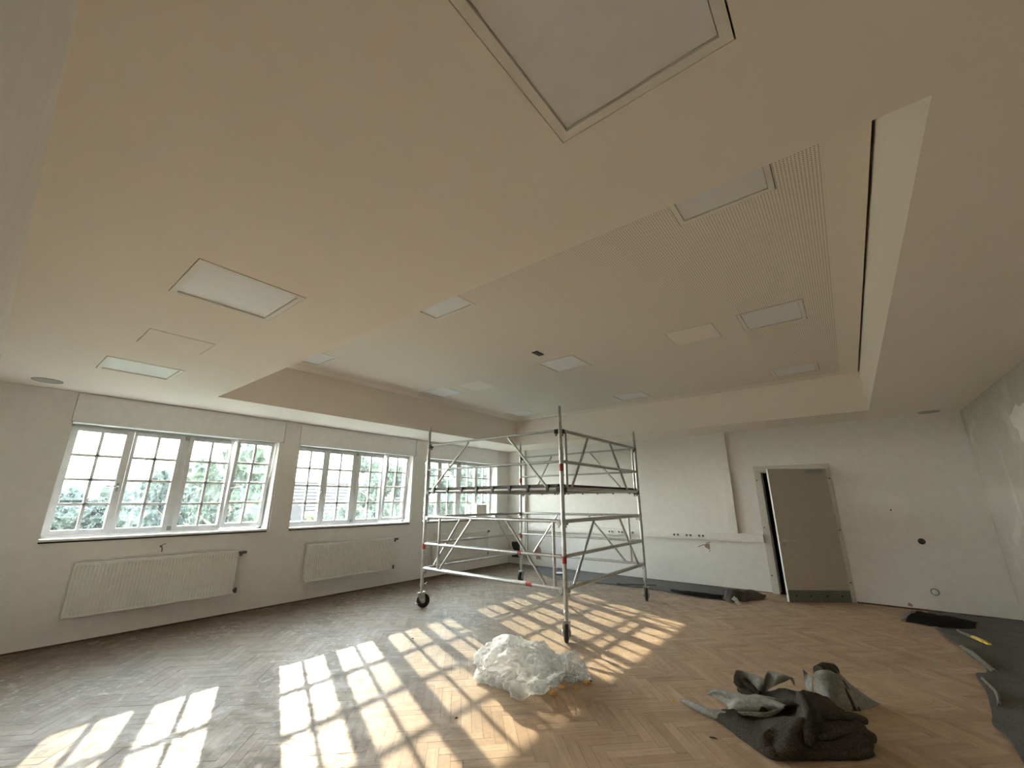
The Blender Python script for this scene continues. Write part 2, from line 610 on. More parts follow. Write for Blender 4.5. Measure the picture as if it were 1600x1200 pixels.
def plate(x0, y0, x1, y1, holes, z0, z1):
    xs = sorted({x0, x1} | {max(x0, min(x1, v)) for h in holes for v in (h[0], h[2])})
    yv = sorted({y0, y1} | {max(y0, min(y1, v)) for h in holes for v in (h[1], h[3])})
    m = MB()
    for i in range(len(xs) - 1):
        for j in range(len(yv) - 1):
            cx, cy = (xs[i] + xs[i + 1]) / 2, (yv[j] + yv[j + 1]) / 2
            if any(h[0] < cx < h[2] and h[1] < cy < h[3] for h in holes):
                continue
            m.box((xs[i], yv[j], z0), (xs[i + 1], yv[j + 1], z1))
    return m


tray = (XL, YN, XR, YB)
plate(-0.0, YF, W, 0.0, [tray] + LOWL + LOWH, H1, H1 + 0.024).build('soffit_board', CEIL, ceil)
m = MB()
m.box((XL - 0.025, YN - 0.025, H1 + 0.0242), (XL, YB + 0.025, TOP))
m.box((XR, YN - 0.025, H1 + 0.0242), (XR + 0.025, YB + 0.025, TOP))
m.box((XL, YB, H1 + 0.0242), (XR, YB + 0.025, TOP))
m.box((XL, YN - 0.025, H1 + 0.0242), (XR, YN, TOP))
m.build('recess_side_board', CEIL, ceil)
inner = (1.25, -6.83, 7.205, -1.15)
plate(XL + 0.014, YN + 0.014, XR - 0.020, YB - 0.014, [inner], H2, H2 + 0.02).build('plain_border_board', CEIL, ceil)
plate(*inner, HIGHL + HIGHH, H2, H2 + 0.02).build('perforated_board', PERF, ceil)
m = MB()
m.box((4.13, -4.66, H2 - 0.012), (4.21, -4.50, H2), 0.004)
tag(m.build('ceiling_sensor', BLACKP), 'small dark sensor on the perforated recessed ceiling', 'sensor')


def ceiling_light(x0, y0, x1, y1, z, label):
    t = empty('ceiling_light', ((x0 + x1) / 2, (y0 + y1) / 2, z))
    tag(t, label, 'light', 'square ceiling light panels')
    hx, hy = (x1 - x0) / 2, (y1 - y0) / 2
    g, fw = 0.005, 0.032
    m = MB()
    for a, b in (((-hx + g, -hy + g), (hx - g, -hy + g + fw)), ((-hx + g, hy - g - fw), (hx - g, hy - g)),
                 ((-hx + g, -hy + g + fw), (-hx + g + fw, hy - g - fw)), ((hx - g - fw, -hy + g + fw), (hx - g, hy - g - fw))):
        m.box((a[0], a[1], -0.003), (b[0], b[1], 0.05))
    m.build('light_frame', LFRAME, t)
    k = g + fw + 0.003
    m = MB().box((-hx + k, -hy + k, 0.006), (hx - k, hy - k, 0.014))
    m.build('diffuser_panel', DIFF, t)
    m = MB().box((-hx + g, -hy + g, 0.05), (hx - g, hy - g, 0.06))
    m.build('lamp_housing', STEEL, t)
    return t


colw = ['window side', 'middle', 'door side']
lowlab = ['square white ceiling light in the lower ceiling close above the left window',
          'square white ceiling light in the lower ceiling beside the access hatch outline',
          'very large looking ceiling light panel directly overhead at the top of the picture']
for r, lb in zip(LOWL, lowlab):
    ceiling_light(*r, H1, lb)
rows = ['cut by the near edge of the recess', 'in the middle row of the recess', 'in the far row of the recess']
cols = ['on the window side', 'in the centre column', 'on the door side']
k = 0
for r in rows:
    for c in cols:
        ceiling_light(*HIGHL[k], H2, 'square white ceiling light %s, %s' % (r, c))
        k += 1


def hatch(x0, y0, x1, y1, z, label):
    m = MB().box((x0 + 0.004, y0 + 0.004, z - 0.001), (x1 - 0.004, y1 - 0.004, z + 0.02))
    t = empty('access_hatch', ((x0 + x1) / 2, (y0 + y1) / 2, z))
    tag(t, label, 'hatch')
    hx, hy = (x1 - x0) / 2, (y1 - y0) / 2
    MB().box((-hx + 0.005, -hy + 0.005, -0.0015), (hx - 0.005, hy - 0.005, 0.016)).build('hatch_panel', CEIL, t)
    MB().box((-hx, -hy, 0.03), (hx, hy, 0.034)).build('hatch_frame', CEIL, t)


hatch(*LOWH[0], H1, 'flush access hatch outline in the lower ceiling above the left window')
hatch(*HIGHH[0], H2, 'pale access hatch in the recess between two lights near the windows')
hatch(*HIGHH[1], H2, 'plain access hatch in the perforated ceiling beside the right column light')


def round_vent(x, y, label):
    m = MB().lathe((x, y, H1), (0, 0, -1), [(0.12, -0.0), (0.12, 0.006), (0.112, 0.010), (0.105, 0.008), (0.0, 0.008)], 32)
    t = m.build('ceiling_speaker', simple('speaker_grille', (0.42, 0.40, 0.36), 0.7, var=0.1, scale=200))
    tag(t, label, 'speaker')


round_vent(0.43, -8.46, 'flat round grey speaker grille in the ceiling above the left window corner')
round_vent(8.13, -0.22, 'flat round speaker grille in the ceiling near the far right corner')

# ---------------------------------------------------------------- parquet floor
floor = tag(MB().box((-0.3, YF - 0.3, -0.12), (W + 0.3, 0.22, -0.0035)).build('floor', JOINT), 'scuffed herringbone parquet floor', kind='structure')
LB, WBK = 0.433, 0.0743
X0, Y0 = 4.226, -5.975
c45 = math.sqrt(0.5)


def uv2xy(u, v):
    return (X0 + (u + v) * c45, Y0 + (v - u) * c45)


def clip(poly, axis, val, keep_less):
    out = []
    n = len(poly)
    for i in range(n):
        a, b = poly[i], poly[(i + 1) % n]
        ia = (a[axis] <= val) == keep_less
        ib = (b[axis] <= val) == keep_less
        if ia:
            out.append(a)
        if ia != ib:
            t = (val - a[axis]) / (b[axis] - a[axis])
            out.append(tuple(a[q] + (b[q] - a[q]) * t for q in range(4)))
    return out


def project(x, y, z=0.0):
    d = Vector((x, y, z)) - CAM
    c = d.dot(FW)
    if c < 0.05:
        return None
    return 800 + FPX * d.dot(R2) / c, 600 - FPX * d.dot(U2) / c, c


blocks = []
for j in range(-14, 15):
    for k in range(-120, 120):
        for typ in (0, 1):
            if typ == 0:
                u0, v0, u1, v1 = k * WBK, k * WBK, k * WBK + LB, (k + 1) * WBK
            else:
                u0, v0, u1, v1 = k * WBK, (k + 1) * WBK, (k + 1) * WBK, (k + 1) * WBK + LB
            u0 -= j * LB; u1 -= j * LB; v0 += j * LB; v1 += j * LB
            cx, cy = uv2xy((u0 + u1) / 2, (v0 + v1) / 2)
            if not (-0.3 < cx < W + 0.3 and YF - 0.3 < cy < 0.3):
                continue
            rnd = random.Random((j * 1000 + k) * 2 + typ)
            g = 0.0006 + 0.0007 * rnd.random() ** 2
            u0 += g; u1 -= g; v0 += g; v1 -= g
            L4 = []
            o1, o2 = rnd.random() * 50, rnd.random() * 50
            for (u, v) in ((u0, v0), (u1, v0), (u1, v1), (u0, v1)):
                x, y = uv2xy(u, v)
                gu, gv = ((u - u0), (v - v0)) if typ == 0 else ((v - v0), (u - u0))
                L4.append((x, y, gu + o1, gv + o2))
            for ax, val, less in ((0, W, True), (0, 0.0, False), (1, 0.0, True), (1, YF, False)):
                if L4:
                    L4 = clip(L4, ax, val, less)
            if len(L4) < 3:
                continue
            h = rnd.uniform(-0.0005, 0.0005)
            pr = project(cx, cy)
            vis = pr is not None and -20 < pr[0] < 1620 and pr[1] < 1225
            score = 1.0 / pr[2] if vis else 0.0
            blocks.append((score, L4, h, rnd.random(), rnd.random()))
blocks.sort(key=lambda b: -b[0])


def block_mesh(name, bl, parent, kind=None):
    vs, fs, uvs, tones = [], [], [], []
    for sc, P, h, t1, t2 in bl:
        n = len(P)
        o = len(vs)
        cx = sum(p[0] for p in P) / n
        cy = sum(p[1] for p in P) / n
        ins = 0.0004
        vs += [(p[0], p[1], -0.004) for p in P]
        vs += [(p[0] + (cx - p[0]) * ins, p[1] + (cy - p[1]) * ins, h) for p in P]
        fs.append(tuple(o + n + i for i in range(n)))
        uvs += [(p[2], p[3]) for p in P]
        tones += [(t1, t2)] * n
        for i in range(n):
            a, b = i, (i + 1) % n
            fs.append((o + a, o + b, o + n + b, o + n + a))
            uvs += [(P[a][2], P[a][3]), (P[b][2], P[b][3]), (P[b][2], P[b][3]), (P[a][2], P[a][3])]
            tones += [(t1, t2)] * 4
    me = bpy.data.meshes.new(name)
    me.from_pydata(vs, [], fs)
    for nm, dat in (('grain', uvs), ('tone', tones)):
        l = me.uv_layers.new(name=nm)
        l.data.foreach_set('uv', [c for q in dat for c in q])
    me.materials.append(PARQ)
    me.update()
    o = bpy.data.objects.new(name, me)
    COL.objects.link(o)
    o.parent = parent
    if kind:
        o['kind'] = kind
    return o


for b in blocks[:300]:
    block_mesh('parquet_block', [b], floor)
block_mesh('parquet_field', blocks[300:], floor, 'stuff')

# dark ragged floor edges
m = MB().box((0, YF, 0), (0.012, 0, 0.014))
tag(m.build('baseboard_left', SKIRT), 'thin dark wooden edge strip below the window wall', kind='structure')
m = MB().box((6.82, -0.012, 0), (W, 0, 0.018)).box((0, -0.010, 0), (5.71, 0, 0.012))
tag(m.build('baseboard_back', SKIRT), 'thin dark wooden edge strip below the far wall', kind='structure')

# ---------------------------------------------------------------- windows
GZ0, GZ1 = 1.18, 2.33
XF0, XF1 = -0.275, -0.20          # frame depth


def strokes(mb, lines, y0, z0, sy, sz, x, r=0.0035):
    for ln in lines:
        if len(ln) == 1:
            ln = [ln[0], (ln[0][0] + 0.02, ln[0][1])]
        mb.tube([(x, y0 + p[0] * sy, z0 + p[1] * sz) for p in ln], r, 6)


LET = {
    'H': [[(0, 0), (0, 1)], [(0.5, 0), (0.52, 1)], [(0, 0.5), (0.5, 0.52)]],
    'a': [[(0.45, 0.5), (0.15, 0.5), (0.02, 0.25), (0.15, 0.02), (0.4, 0.15), (0.45, 0.5), (0.5, 0.02)]],
    'b': [[(0, 1), (0.02, 0.02), (0.3, 0), (0.45, 0.25), (0.3, 0.5), (0.05, 0.4)]],
    'k': [[(0, 0), (0, 0.9)], [(0.42, 0.55), (0.03, 0.28), (0.45, 0)]],
    'e': [[(0.04, 0.28), (0.4, 0.3), (0.3, 0.52), (0.08, 0.45), (0.03, 0.15), (0.2, 0), (0.42, 0.08)]],
    'i': [[(0.1, 0), (0.1, 0.5)], [(0.1, 0.68)]],
    'n': [[(0, 0), (0, 0.5)], [(0, 0.4), (0.25, 0.52), (0.4, 0.4), (0.42, 0)]],
    'B': [[(0, 0), (0, 1), (0.35, 0.95), (0.38, 0.65), (0.02, 0.52), (0.45, 0.4), (0.42, 0.08), (0, 0)]],
    'o': [[(0.22, 0.5), (0.03, 0.28), (0.2, 0), (0.4, 0.22), (0.22, 0.5)]],
    'c': [[(0.42, 0.42), (0.2, 0.52), (0.03, 0.25), (0.2, 0), (0.42, 0.1)]],
}


def write(mb, text, y0, z0, s, x):
    for ch in text:
        strokes(mb, LET[ch], y0, z0, s, s, x)
        y0 += s * (0.42 if ch == 'i' else 0.68)


def make_window(idx, a, b):
    win = empty('window_%d' % idx, (0, a, 0))
    tag(win, ['white four-casement muntin window nearest the camera, with writing on a pane', 'white four-casement muntin window in the middle of the left wall', 'white four-casement muntin window behind the scaffold'][idx - 1], kind='structure')
    w = b - a
    s = w / 2.32
    sub = MB()
    sub.box((XF0 - 0.02, 0, ZB), (XF1 - 0.01, w, ZB + 0.022)).box((XF0 - 0.02, 0, ZT - 0.025), (XF1 - 0.01, w, ZT))
    sub.box((XF0 - 0.02, 0, ZB), (XF1 - 0.01, 0.03, ZT)).box((XF0 - 0.02, w - 0.03, ZB), (XF1 - 0.01, w, ZT))
    mid = 1.172 * s
    sub.box((XF0 - 0.02, mid - 0.03, ZB), (XF1 - 0.012, mid + 0.03, ZT))
    sub.build('window_frame', FRAME, win)
    sl_ = MB().box((-0.2, 0.003, ZB - 0.028), (0.022, w - 0.003, ZB - 0.002), 0.004)
    sl_.build('window_sill', WHITE, win)
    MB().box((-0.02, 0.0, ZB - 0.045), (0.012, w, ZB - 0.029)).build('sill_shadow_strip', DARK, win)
    for z in (ZB + 0.03, ZT - 0.075):
        MB().box((XF1 - 0.012, mid - 0.022, z), (XF1 + 0.016, mid + 0.022, z + 0.05), 0.004).build('hinge', STEEL, win)
    # casements: outer y range and glass y range
    cas = [(0.018, 0.605, 0.085, 0.525), (0.605, 1.150, 0.640, 1.090), (1.196, 1.768, 1.255, 1.720), (1.768, 2.302, 1.815, 2.280 - 0.03)]
    for ci, (c0, c1, g0, g1) in enumerate(cas):
        c0, c1, g0, g1 = (v * s for v in (c0, c1, g0, g1))
        ct = empty('casement', (0, 0, ZB + 0.02))
        ct.parent = win
        x0, x1 = XF0 + 0.005, XF1
        zz = ZB + 0.02
        m = MB()
        m.box((x0, c0, 0.004), (x1, g0, ZT - 0.022 - zz), 0.004).box((x0, g1, 0.004), (x1, c1 - 0.004, ZT - 0.022 - zz), 0.004)
        m.box((x0, g0, 0.004), (x1, g1, GZ0 - zz), 0.003).box((x0, g0, GZ1 - zz), (x1, g1, ZT - 0.022 - zz), 0.003)
        m.build('sash_frame', FRAME, ct)
        gm = (g0 + g1) / 2
        MB().box((x0 + 0.02, gm - 0.016, GZ0 - zz), (x1 - 0.012, gm + 0.016, GZ1 - zz), 0.003).build('muntin', FRAME, ct)
        zs = [GZ0 - zz + (GZ1 - GZ0) * k / 4 for k in range(5)]
        for z in zs[1:4]:
            MB().box((x0 + 0.02, g0, z - 0.016), (x1 - 0.012, g1, z + 0.016), 0.003).build('muntin', FRAME, ct)
        for k in range(4):
            for (ya, yb) in ((g0, gm), (gm, g1)):
                streaky = (ci == 2) or (ci == 3) or (ci == 1 and k < 2) or idx == 3
                MB().box((x0 + 0.030, ya, zs[k]), (x0 + 0.034, yb, zs[k + 1])).build('pane', GLASSD if streaky else GLASS, ct)
        if ci in (0, 3):
            hy = c1 - 0.05 if ci == 0 else c0 + 0.03
            hs = -1 if ci == 0 else 1
            hm = MB()
            hm.box((x1, hy - 0.015, 0.50), (x1 + 0.012, hy + 0.015, 0.60), 0.004)
            hm.tube([(x1 + 0.01, hy, 0.56), (x1 + 0.045, hy, 0.56), (x1 + 0.05, hy + hs * 0.02, 0.56), (x1 + 0.05, hy + hs * 0.125, 0.56)], 0.009, 8)
            hm.build('window_handle', ALU, ct)
        if idx == 1 and ci == 2:
            t = MB()
            xx = x0 + 0.037
            dy, dz = (gm - g0), zs[1]
            write(t, 'Hab', g0 + 0.050, zs[0] + 0.185, 0.055, xx)
            write(t, 'kein', g0 + 0.050, zs[0] + 0.115, 0.052, xx)
            write(t, 'Bock', g0 + 0.036, zs[0] + 0.040, 0.056, xx)
            t.build('handwriting', INK, ct)
            t = MB()
            strokes(t, [[(0.0, 0.32), (0.28, 0.45), (0.4, 0.7), (0.45, 1.0)], [(0.22, 0.05), (0.23, 0.42)], [(0.45, 0.62), (0.7, 0.82), (0.95, 0.98)],
                        [(0.6, 0.35), (0.68, 0.5)], [(0.45, 0.15), (0.6, 0.2), (0.72, 0.16)]], gm + 0.02, zs[0] + 0.02, 0.19, 0.25, xx, 0.003)
            t.build('drawn_line', INK, ct)
        if idx == 1 and ci == 3:
            t = MB()
            xx = x0 + 0.037
            strokes(t, [[(0.1, 0.98), (0.28, 0.85), (0.5, 0.95)], [(0.15, 0.55), (0.38, 0.42), (0.36, 0.05)], [(0.75, 0.5), (0.8, 0.2), (0.55, 0.08)]], g0 + 0.01, zs[0] + 0.02, 0.19, 0.25, xx, 0.003)
            t.build('drawn_line', INK, ct)
        if ci == 3 and idx in (1, 2):
            ct.rotation_euler = (0, math.radians(4.0), 0)   # tilted open at the top
            ct.location = (0.015, 0, ZB + 0.02)
    return win


for i, (a, b) in enumerate(WIN):
    make_window(i + 1, a, b)

# ---------------------------------------------------------------- door
door = empty('door_1', (0, 0, 0))
tag(door, 'half open beige door with dark kick plate in the far wall', kind='structure')
m = MB()
for x0, x1 in ((5.714, DX0), (DX1, 6.816)):
    m.box((x0, -0.022, 0), (x1, 0.0, 2.093), 0.004)
    m.box((DX0 - 0.005 if x0 < 6 else DX1 - 0.02, -0.02, 0), (DX0 + 0.02 if x0 < 6 else DX1 + 0.005, 0.235, DZ + 0.005))
m.box((5.714, -0.0225, DZ), (6.816, 0.0, 2.093), 0.004)
m.box((DX0, -0.02, DZ - 0.02), (DX1, 0.235, DZ + 0.005))
m.build('door_frame', DFRAME, door)
for x in (5.745, 6.79):
    for z in (0.28, 1.05, 1.85):
        MB().lathe((x, -0.0225, z), (0, -1, 0), [(0.011, 0), (0.011, 0.003), (0.0, 0.0035)], 12).build('fixing_plug', BRASS, door)
leaf = empty('door_leaf', (DX1 + 0.012, -0.035, 0.01))
leaf.parent = door
leaf.rotation_euler = (0, 0, math.radians(36))
LW, LT = 0.935, 0.040
MB().box((-LW, -LT, 0), (0, 0, 1.995), 0.003).build('door_panel', DOORM, leaf)
MB().box((-LW - 0.003, -LT - 0.002, 0.0), (-LW + 0.001, 0.001, 1.995)).build('lit_door_edge', WHITE, leaf)  # white skin paints in the light on the leaf's end face
m = MB().box((-LW + 0.005, -LT - 0.004, 0.0), (-0.008, -LT, 0.165), 0.001)
kp = m.build('kick_plate', KICK, leaf)
for fx in (0.12, 0.34, 0.58, 0.80):
    MB().lathe((-LW + fx, -LT - 0.004, 0.085), (0, -1, 0), [(0.016, 0), (0.016, 0.003), (0, 0.004)], 12).build('plate_screw', BLACKP, leaf)
h = MB()
h.box((-LW + 0.045, -LT - 0.01, 0.86), (-LW + 0.105, -LT, 0.91), 0.004)
h.tube([(-LW + 0.07, -LT, 0.89), (-LW + 0.07, -LT - 0.05, 0.89), (-LW + 0.085, -LT - 0.058, 0.89), (-LW + 0.22, -LT - 0.058, 0.888)], 0.010, 10)
h.build('door_handle', simple('satin_handle', (0.62, 0.58, 0.52), 0.35, 0.6), leaf)
MB().lathe((-LW + 0.07, -LT, 0.82), (0, -1, 0), [(0.024, 0), (0.024, 0.007), (0.018, 0.009), (0, 0.009)], 20).build('key_rosette', STEEL, leaf)
h = MB().box((-0.34, -LT - 0.05, 1.92), (-0.08, -LT, 1.975), 0.01)
h.tube([(-0.10, -LT - 0.03, 1.98), (-0.10, -LT - 0.03, 1.998)], 0.012, 10)
h.build('door_closer', GREENP, leaf)

# ---------------------------------------------------------------- back wall: trunking, ducts, sockets, marks
t = empty('cable_trunking', (0, 0, 0.87))
tag(t, 'long cream cable trunking with sockets along the far wall', 'trunking')
MB().box((0.62, -0.062, -0.068), (5.712, 0, 0.062), 0.004).build('trunking_body', PVC, t)
MB().box((0.62, -0.067, -0.042), (5.712, -0.060, 0.036), 0.002).build('trunking_cover', PVC, t)
for x in (2.87, 3.09, 3.32, 4.235, 4.47, 4.695):
    s_ = MB().box((x - 0.07, -0.074, -0.034), (x + 0.07, -0.066, 0.030), 0.003).build('double_socket', WHITE, t)
    for dx in (-0.034, 0.034):
        MB().lathe((x + dx, -0.0745, -0.002), (0, -1, 0), [(0.021, 0), (0.021, 0.0012), (0.0, 0.0012)], 16).build('socket_well', simple('socket_shadow', (0.16, 0.15, 0.14), 0.6) if 'socket_shadow' not in MATS else MATS['socket_shadow'], s_)
m = MB().box((5.195, -0.05, 0.932), (5.325, 0, H1), 0.004)
t = m.build('cable_duct', PVC)
tag(t, 'vertical cream cable duct rising from the trunking left of the door', 'duct')
m = MB().box((0.45, -0.09, 0.17), (0.60, 0, H1), 0.004)
t = m.build('cable_duct', PVC)
tag(t, 'vertical white cable duct beside the far left corner behind the scaffold', 'duct')
t = empty('wall_box', (0.33, -0.06, 0.17))
tag(t, 'black electrical box low on the wall in the far left corner', 'box')
MB().box((-0.13, -0.05, 0.0), (0.11, 0.06, 0.35), 0.008).build('box_body', BLACKP, t)
MB().box((-0.10, -0.056, 0.12), (0.08, -0.05, 0.32), 0.003).build('box_lid', BLACKP, t)


def blotch(cx, cz, rx, rz, seed, mat, name, parent, wall='back', d=0.002):
    rnd = random.Random(seed)
    n = 22
    pts = []
    for k in range(n):
        a = 2 * math.pi * k / n
        r = 0.6 + 0.5 * rnd.random()
        pts.append((cx + math.cos(a) * rx * r, cz + math.sin(a) * rz * r))
    if wall == 'back':
        P = [(x, -d, z) for x, z in pts] + [(x, 0.001, z) for x, z in pts]
    elif wall == 'right':
        P = [(W - d, x, z) for x, z in pts] + [(W + 0.001, x, z) for x, z in pts]
    else:
        P = [(d, x, z) for x, z in pts] + [(-0.001, x, z) for x, z in pts]
    m = MB()
    m.add(P, [tuple(range(n))] + [(k, (k + 1) % n, n + (k + 1) % n, n + k) for k in range(n)])
    return m.build(name, mat, parent)


blotch(4.77, 0.69, 0.055, 0.06, 3, CHIP, 'chipped_patch', wb)
m = MB().tube([(4.60, -0.002, 0.66), (4.68, -0.003, 0.70), (4.74, -0.003, 0.71)], 0.006, 6)
m.tube([(4.77, -0.003, 0.66), (4.80, -0.003, 0.62), (4.79, -0.003, 0.59)], 0.007, 6)
m.tube([(4.76, -0.003, 0.74), (4.83, -0.003, 0.755)], 0.006, 6)
m.build('chipped_crack', CHIP, wb)
blotch(0.92, 0.28, 0.10, 0.17, 5, CHIP, 'chipped_patch', wb)
blotch(7.46, 1.36, 0.012, 0.018, 8, SKIRT, 'chipped_patch', wb)
blotch(7.42, 0.055, 0.03, 0.03, 9, CHIP, 'chipped_patch', wb)
m = MB().lathe((7.713, 0, 0.926), (0, -1, 0), [(0.042, 0), (0.042, 0.004), (0.036, 0.006), (0.034, 0.001), (0.0, 0.001)], 20)
tag(m.build('socket_hole', DARK), 'dark open round socket box at mid height on the wall right of the door', 'socket box')
t = empty('junction_box', (7.718, 0, 0.258))
tag(t, 'pale round junction box low on the wall right of the door', 'socket box')
MB().lathe((0, 0, 0), (0, -1, 0), [(0.046, 0), (0.046, 0.005), (0.040, 0.007), (0.038, 0.002)], 22).build('box_rim', BRASS, t)
MB().lathe((0, 0, 0), (0, -1, 0), [(0.038, 0), (0.038, 0.002), (0, 0.002)], 22).build('box_back', PVC, t)
m = MB().lathe((0, -7.07, 0.95), (1, 0, 0), [(0.012, 0), (0.012, 0.02), (0.008, 0.03), (0, 0.03)], 12)
m.tube([(0.02, -7.07, 0.95), (0.04, -7.065, 0.94), (0.05, -7.06, 0.91), (0.045, -7.06, 0.885)], 0.006, 8)
m.tube([(0.02, -7.07, 0.955), (0.035, -7.05, 0.975), (0.04, -7.03, 0.98)], 0.004, 8)
tag(m.build('cable_stub', BRASS), 'small cable stub poking out of the wall below the nearest window', 'cable')
# fresh filler on the raw side wall
FILL = simple('pale_filler', (0.72, 0.71, 0.67), 0.9, var=0.06)
blotch(-2.42, 2.24, 0.42, 0.22, 11, FILL, 'filler_patch', wr, 'right', 0.003)

# ---------------------------------------------------------------- radiators


def make_radiator():
    t = empty('radiator', (0, 0, 0))
    L, Hh = 1.63, 0.56
    n = 49
    p = L / n
    prof = []
    for k in range(n):
        y = k * p
        prof += [(0.100, y), (0.100, y + p * 0.52), (0.088, y + p * 0.64), (0.088, y + p * 0.88)]
    prof.append((0.100, L))
    z0, z1 = 0.03, Hh - 0.03
    vs, fs = [], []
    for x, y in prof:
        vs += [(x, y, z0), (x, y, z1)]
    for i in range(len(prof) - 1):
        fs.append((2 * i, 2 * i + 2, 2 * i + 3, 2 * i + 1))
    m = MB().add(vs, fs)
    m.box((0.082, 0, 0.0), (0.101, L, z0 + 0.001), 0.004).box((0.082, 0, z1 - 0.001), (0.101, L, Hh - 0.004), 0.004)
    m.box((0.080, 0, 0.0), (0.0875, L, Hh - 0.004))
    m.build('front_panel', RAD, t)
    MB().box((0.03, 0.004, 0.0), (0.045, L - 0.004, Hh - 0.01), 0.003).build('rear_panel', RAD, t)
    m = MB().box((0.026, 0, Hh - 0.008), (0.102, L, Hh), 0.002)
    m.build('top_grille', RAD, t)
    for y in (0, L - 0.004):
        MB().box((0.03, y, 0.0), (0.098, y + 0.004, Hh)).build('side_cover', RAD, t)
    for y in (0.3, L - 0.3):
        MB().box((-0.021, y - 0.02, 0.06), (0.034, y + 0.02, Hh - 0.08)).build('wall_bracket', STEEL, t)
    for z, d in ((Hh - 0.035, 1), (0.035, -1)):
        v = MB()
        v.tube([(0.065, L, z), (0.065, L + 0.045, z)], 0.013, 10)
        v.tube([(0.065, L + 0.045, z), (-0.021, L + 0.045, z)], 0.011, 10)
        if d == 1:
            v.tube([(0.065, L + 0.045, z), (0.065, L + 0.05, z), (0.065, L + 0.11, z)], [0.016, 0.02, 0.018], 12)
            v.tube([(0.065, L + 0.045, z + 0.0), (0.065, L + 0.045, z - 0.045)], 0.016, 10)
        else:
            v.tube([(0.065, L + 0.045, z + 0.035), (0.065, L + 0.045, z - 0.03)], 0.017, 10)
        v.build('radiator_valve', BRASS, t)
    return t


r0 = make_radiator()
for i, (y, z, lab) in enumerate(((-7.83, 0.275, 'white ribbed panel radiator under the nearest window'), (-5.21, 0.28, 'white ribbed panel radiator under the middle window'), (-2.56, 0.28, 'white ribbed panel radiator under the far window behind the scaffold'))):
    r = r0 if i == 0 else copy_tree(r0)
    r.location = (0.022, y, z)
    tag(r, lab, 'radiator', 'panel radiators under the windows')

# white carton on the far window sill
t = empty('cardboard_box', (-0.085, -1.0, ZB - 0.002))
tag(t, 'white open carton standing on the sill of the far window', 'carton')
m = MB()
bx = [(-0.075, -0.19), (0.075, -0.19), (0.075, 0.19), (-0.075, 0.19)]
tx = [(-0.07, -0.17), (0.068, -0.17), (0.068, 0.17), (-0.07, 0.17)]
vs = [(x, y, 0.0) for x, y in bx] + [(x, y, 0.31) for x, y in tx]
m.add(vs, [(0, 1, 2, 3), (0, 1, 5, 4), (1, 2, 6, 5), (2, 3, 7, 6), (3, 0, 4, 7)])
m.build('box_body', CARTON, t)
m = MB().add([(-0.07, -0.17, 0.31), (0.068, -0.17, 0.31), (0.07, -0.20, 0.18), (-0.07, -0.20, 0.18), (-0.07, -0.168, 0.312), (0.068, -0.168, 0.312)], [(0, 1, 2, 3), (0, 4, 5, 1)])
m.build('box_flap', CARTON, t)

# ---------------------------------------------------------------- scaffold tower
sc = empty('mobile_scaffold', (0, 0, 0))
tag(sc, 'silver aluminium mobile scaffold tower on four castors in mid room', 'scaffold')
FL, FR, BR, BL = (1.80, -4.28), (4.28, -4.28), (4.245, -1.82), (1.79, -1.82)
ZS = [0.53, 0.875, 1.265]
ZU = [1.645, 1.97, 2.36]


def lerp(a, b, t):
    return (a[0] + (b[0] - a[0]) * t, a[1] + (b[1] - a[1]) * t)


for k, (p, ztop) in enumerate(((FL, 2.66), (FR, 2.665), (BR, 2.65), (BL, 2.665))):
    m = MB()
    m.tube([(*p, 0.30), (*p, 2.40)], 0.0255, 16)
    m.tube([(*p, 2.40), (*p, 2.42), (*p, ztop)], [0.0255, 0.020, 0.019], 14)
    post = m.build('post', ALU, sc)
    for z in ((0.80, 0.88), (1.85, 1.94)):
        if k == 0 and z[0] > 1:
            continue
        if k == 2:
            continue
        MB().tube([(*p, z[0]), (*p, z[1])], 0.0265, 16).build('red_band', REDM, post)
    MB().tube([(*p, 1.24), (*p, 1.30)], 0.029, 14).build('joint_collar', STEEL, post)


def frame(name, A, B, zs, ra, s0, s1, braces, parent, skip_strut=False, rr=(0.02, 0.018, 0.02)):
    f = empty(name, (0, 0, 0))
    f.parent = parent
    d = Vector((B[0] - A[0], B[1] - A[1], 0)).normalized()
    L = math.dist(A, B)
    for z, r in zip(zs, rr):
        m = MB()
        m.tube([(A[0] + d.x * 0.028, A[1] + d.y * 0.028, z), (B[0] - d.x * 0.028, B[1] - d.y * 0.028, z)], r, 12)
        m.build('rail', ALU, f)
    for q, o in ((A, 1), (B, -1)):
        for z in (zs[0], zs[2]):
            c = MB()
            px, py = q[0] + d.x * 0.05 * o, q[1] + d.y * 0.05 * o
            c.box((px - 0.026, py - 0.026, z - 0.045), (px + 0.026, py + 0.026, z + 0.012), 0.006)
            c.tube([(px, py, z - 0.04), (px + d.x * 0.02 * o, py + d.y * 0.02 * o, z - 0.07)], 0.009, 8)
            c.build('coupler', BLACKP if zs[0] > 1 else STEEL, f)
    if not skip_strut:
        for t in (s0, s1):
            p = lerp(A, B, t / L)
            m = MB().tube([(*p, zs[0] + 0.01), (*p, zs[2] - 0.01)], 0.019, 12)
            m.build('strut', ALU, f)
    for (ta, za, tb, zb) in braces:
        a, b = lerp(A, B, ta / L), lerp(A, B, tb / L)
        MB().tube([(*a, za), (*b, zb)], 0.016, 10).build('brace', ALU, f)
    return f


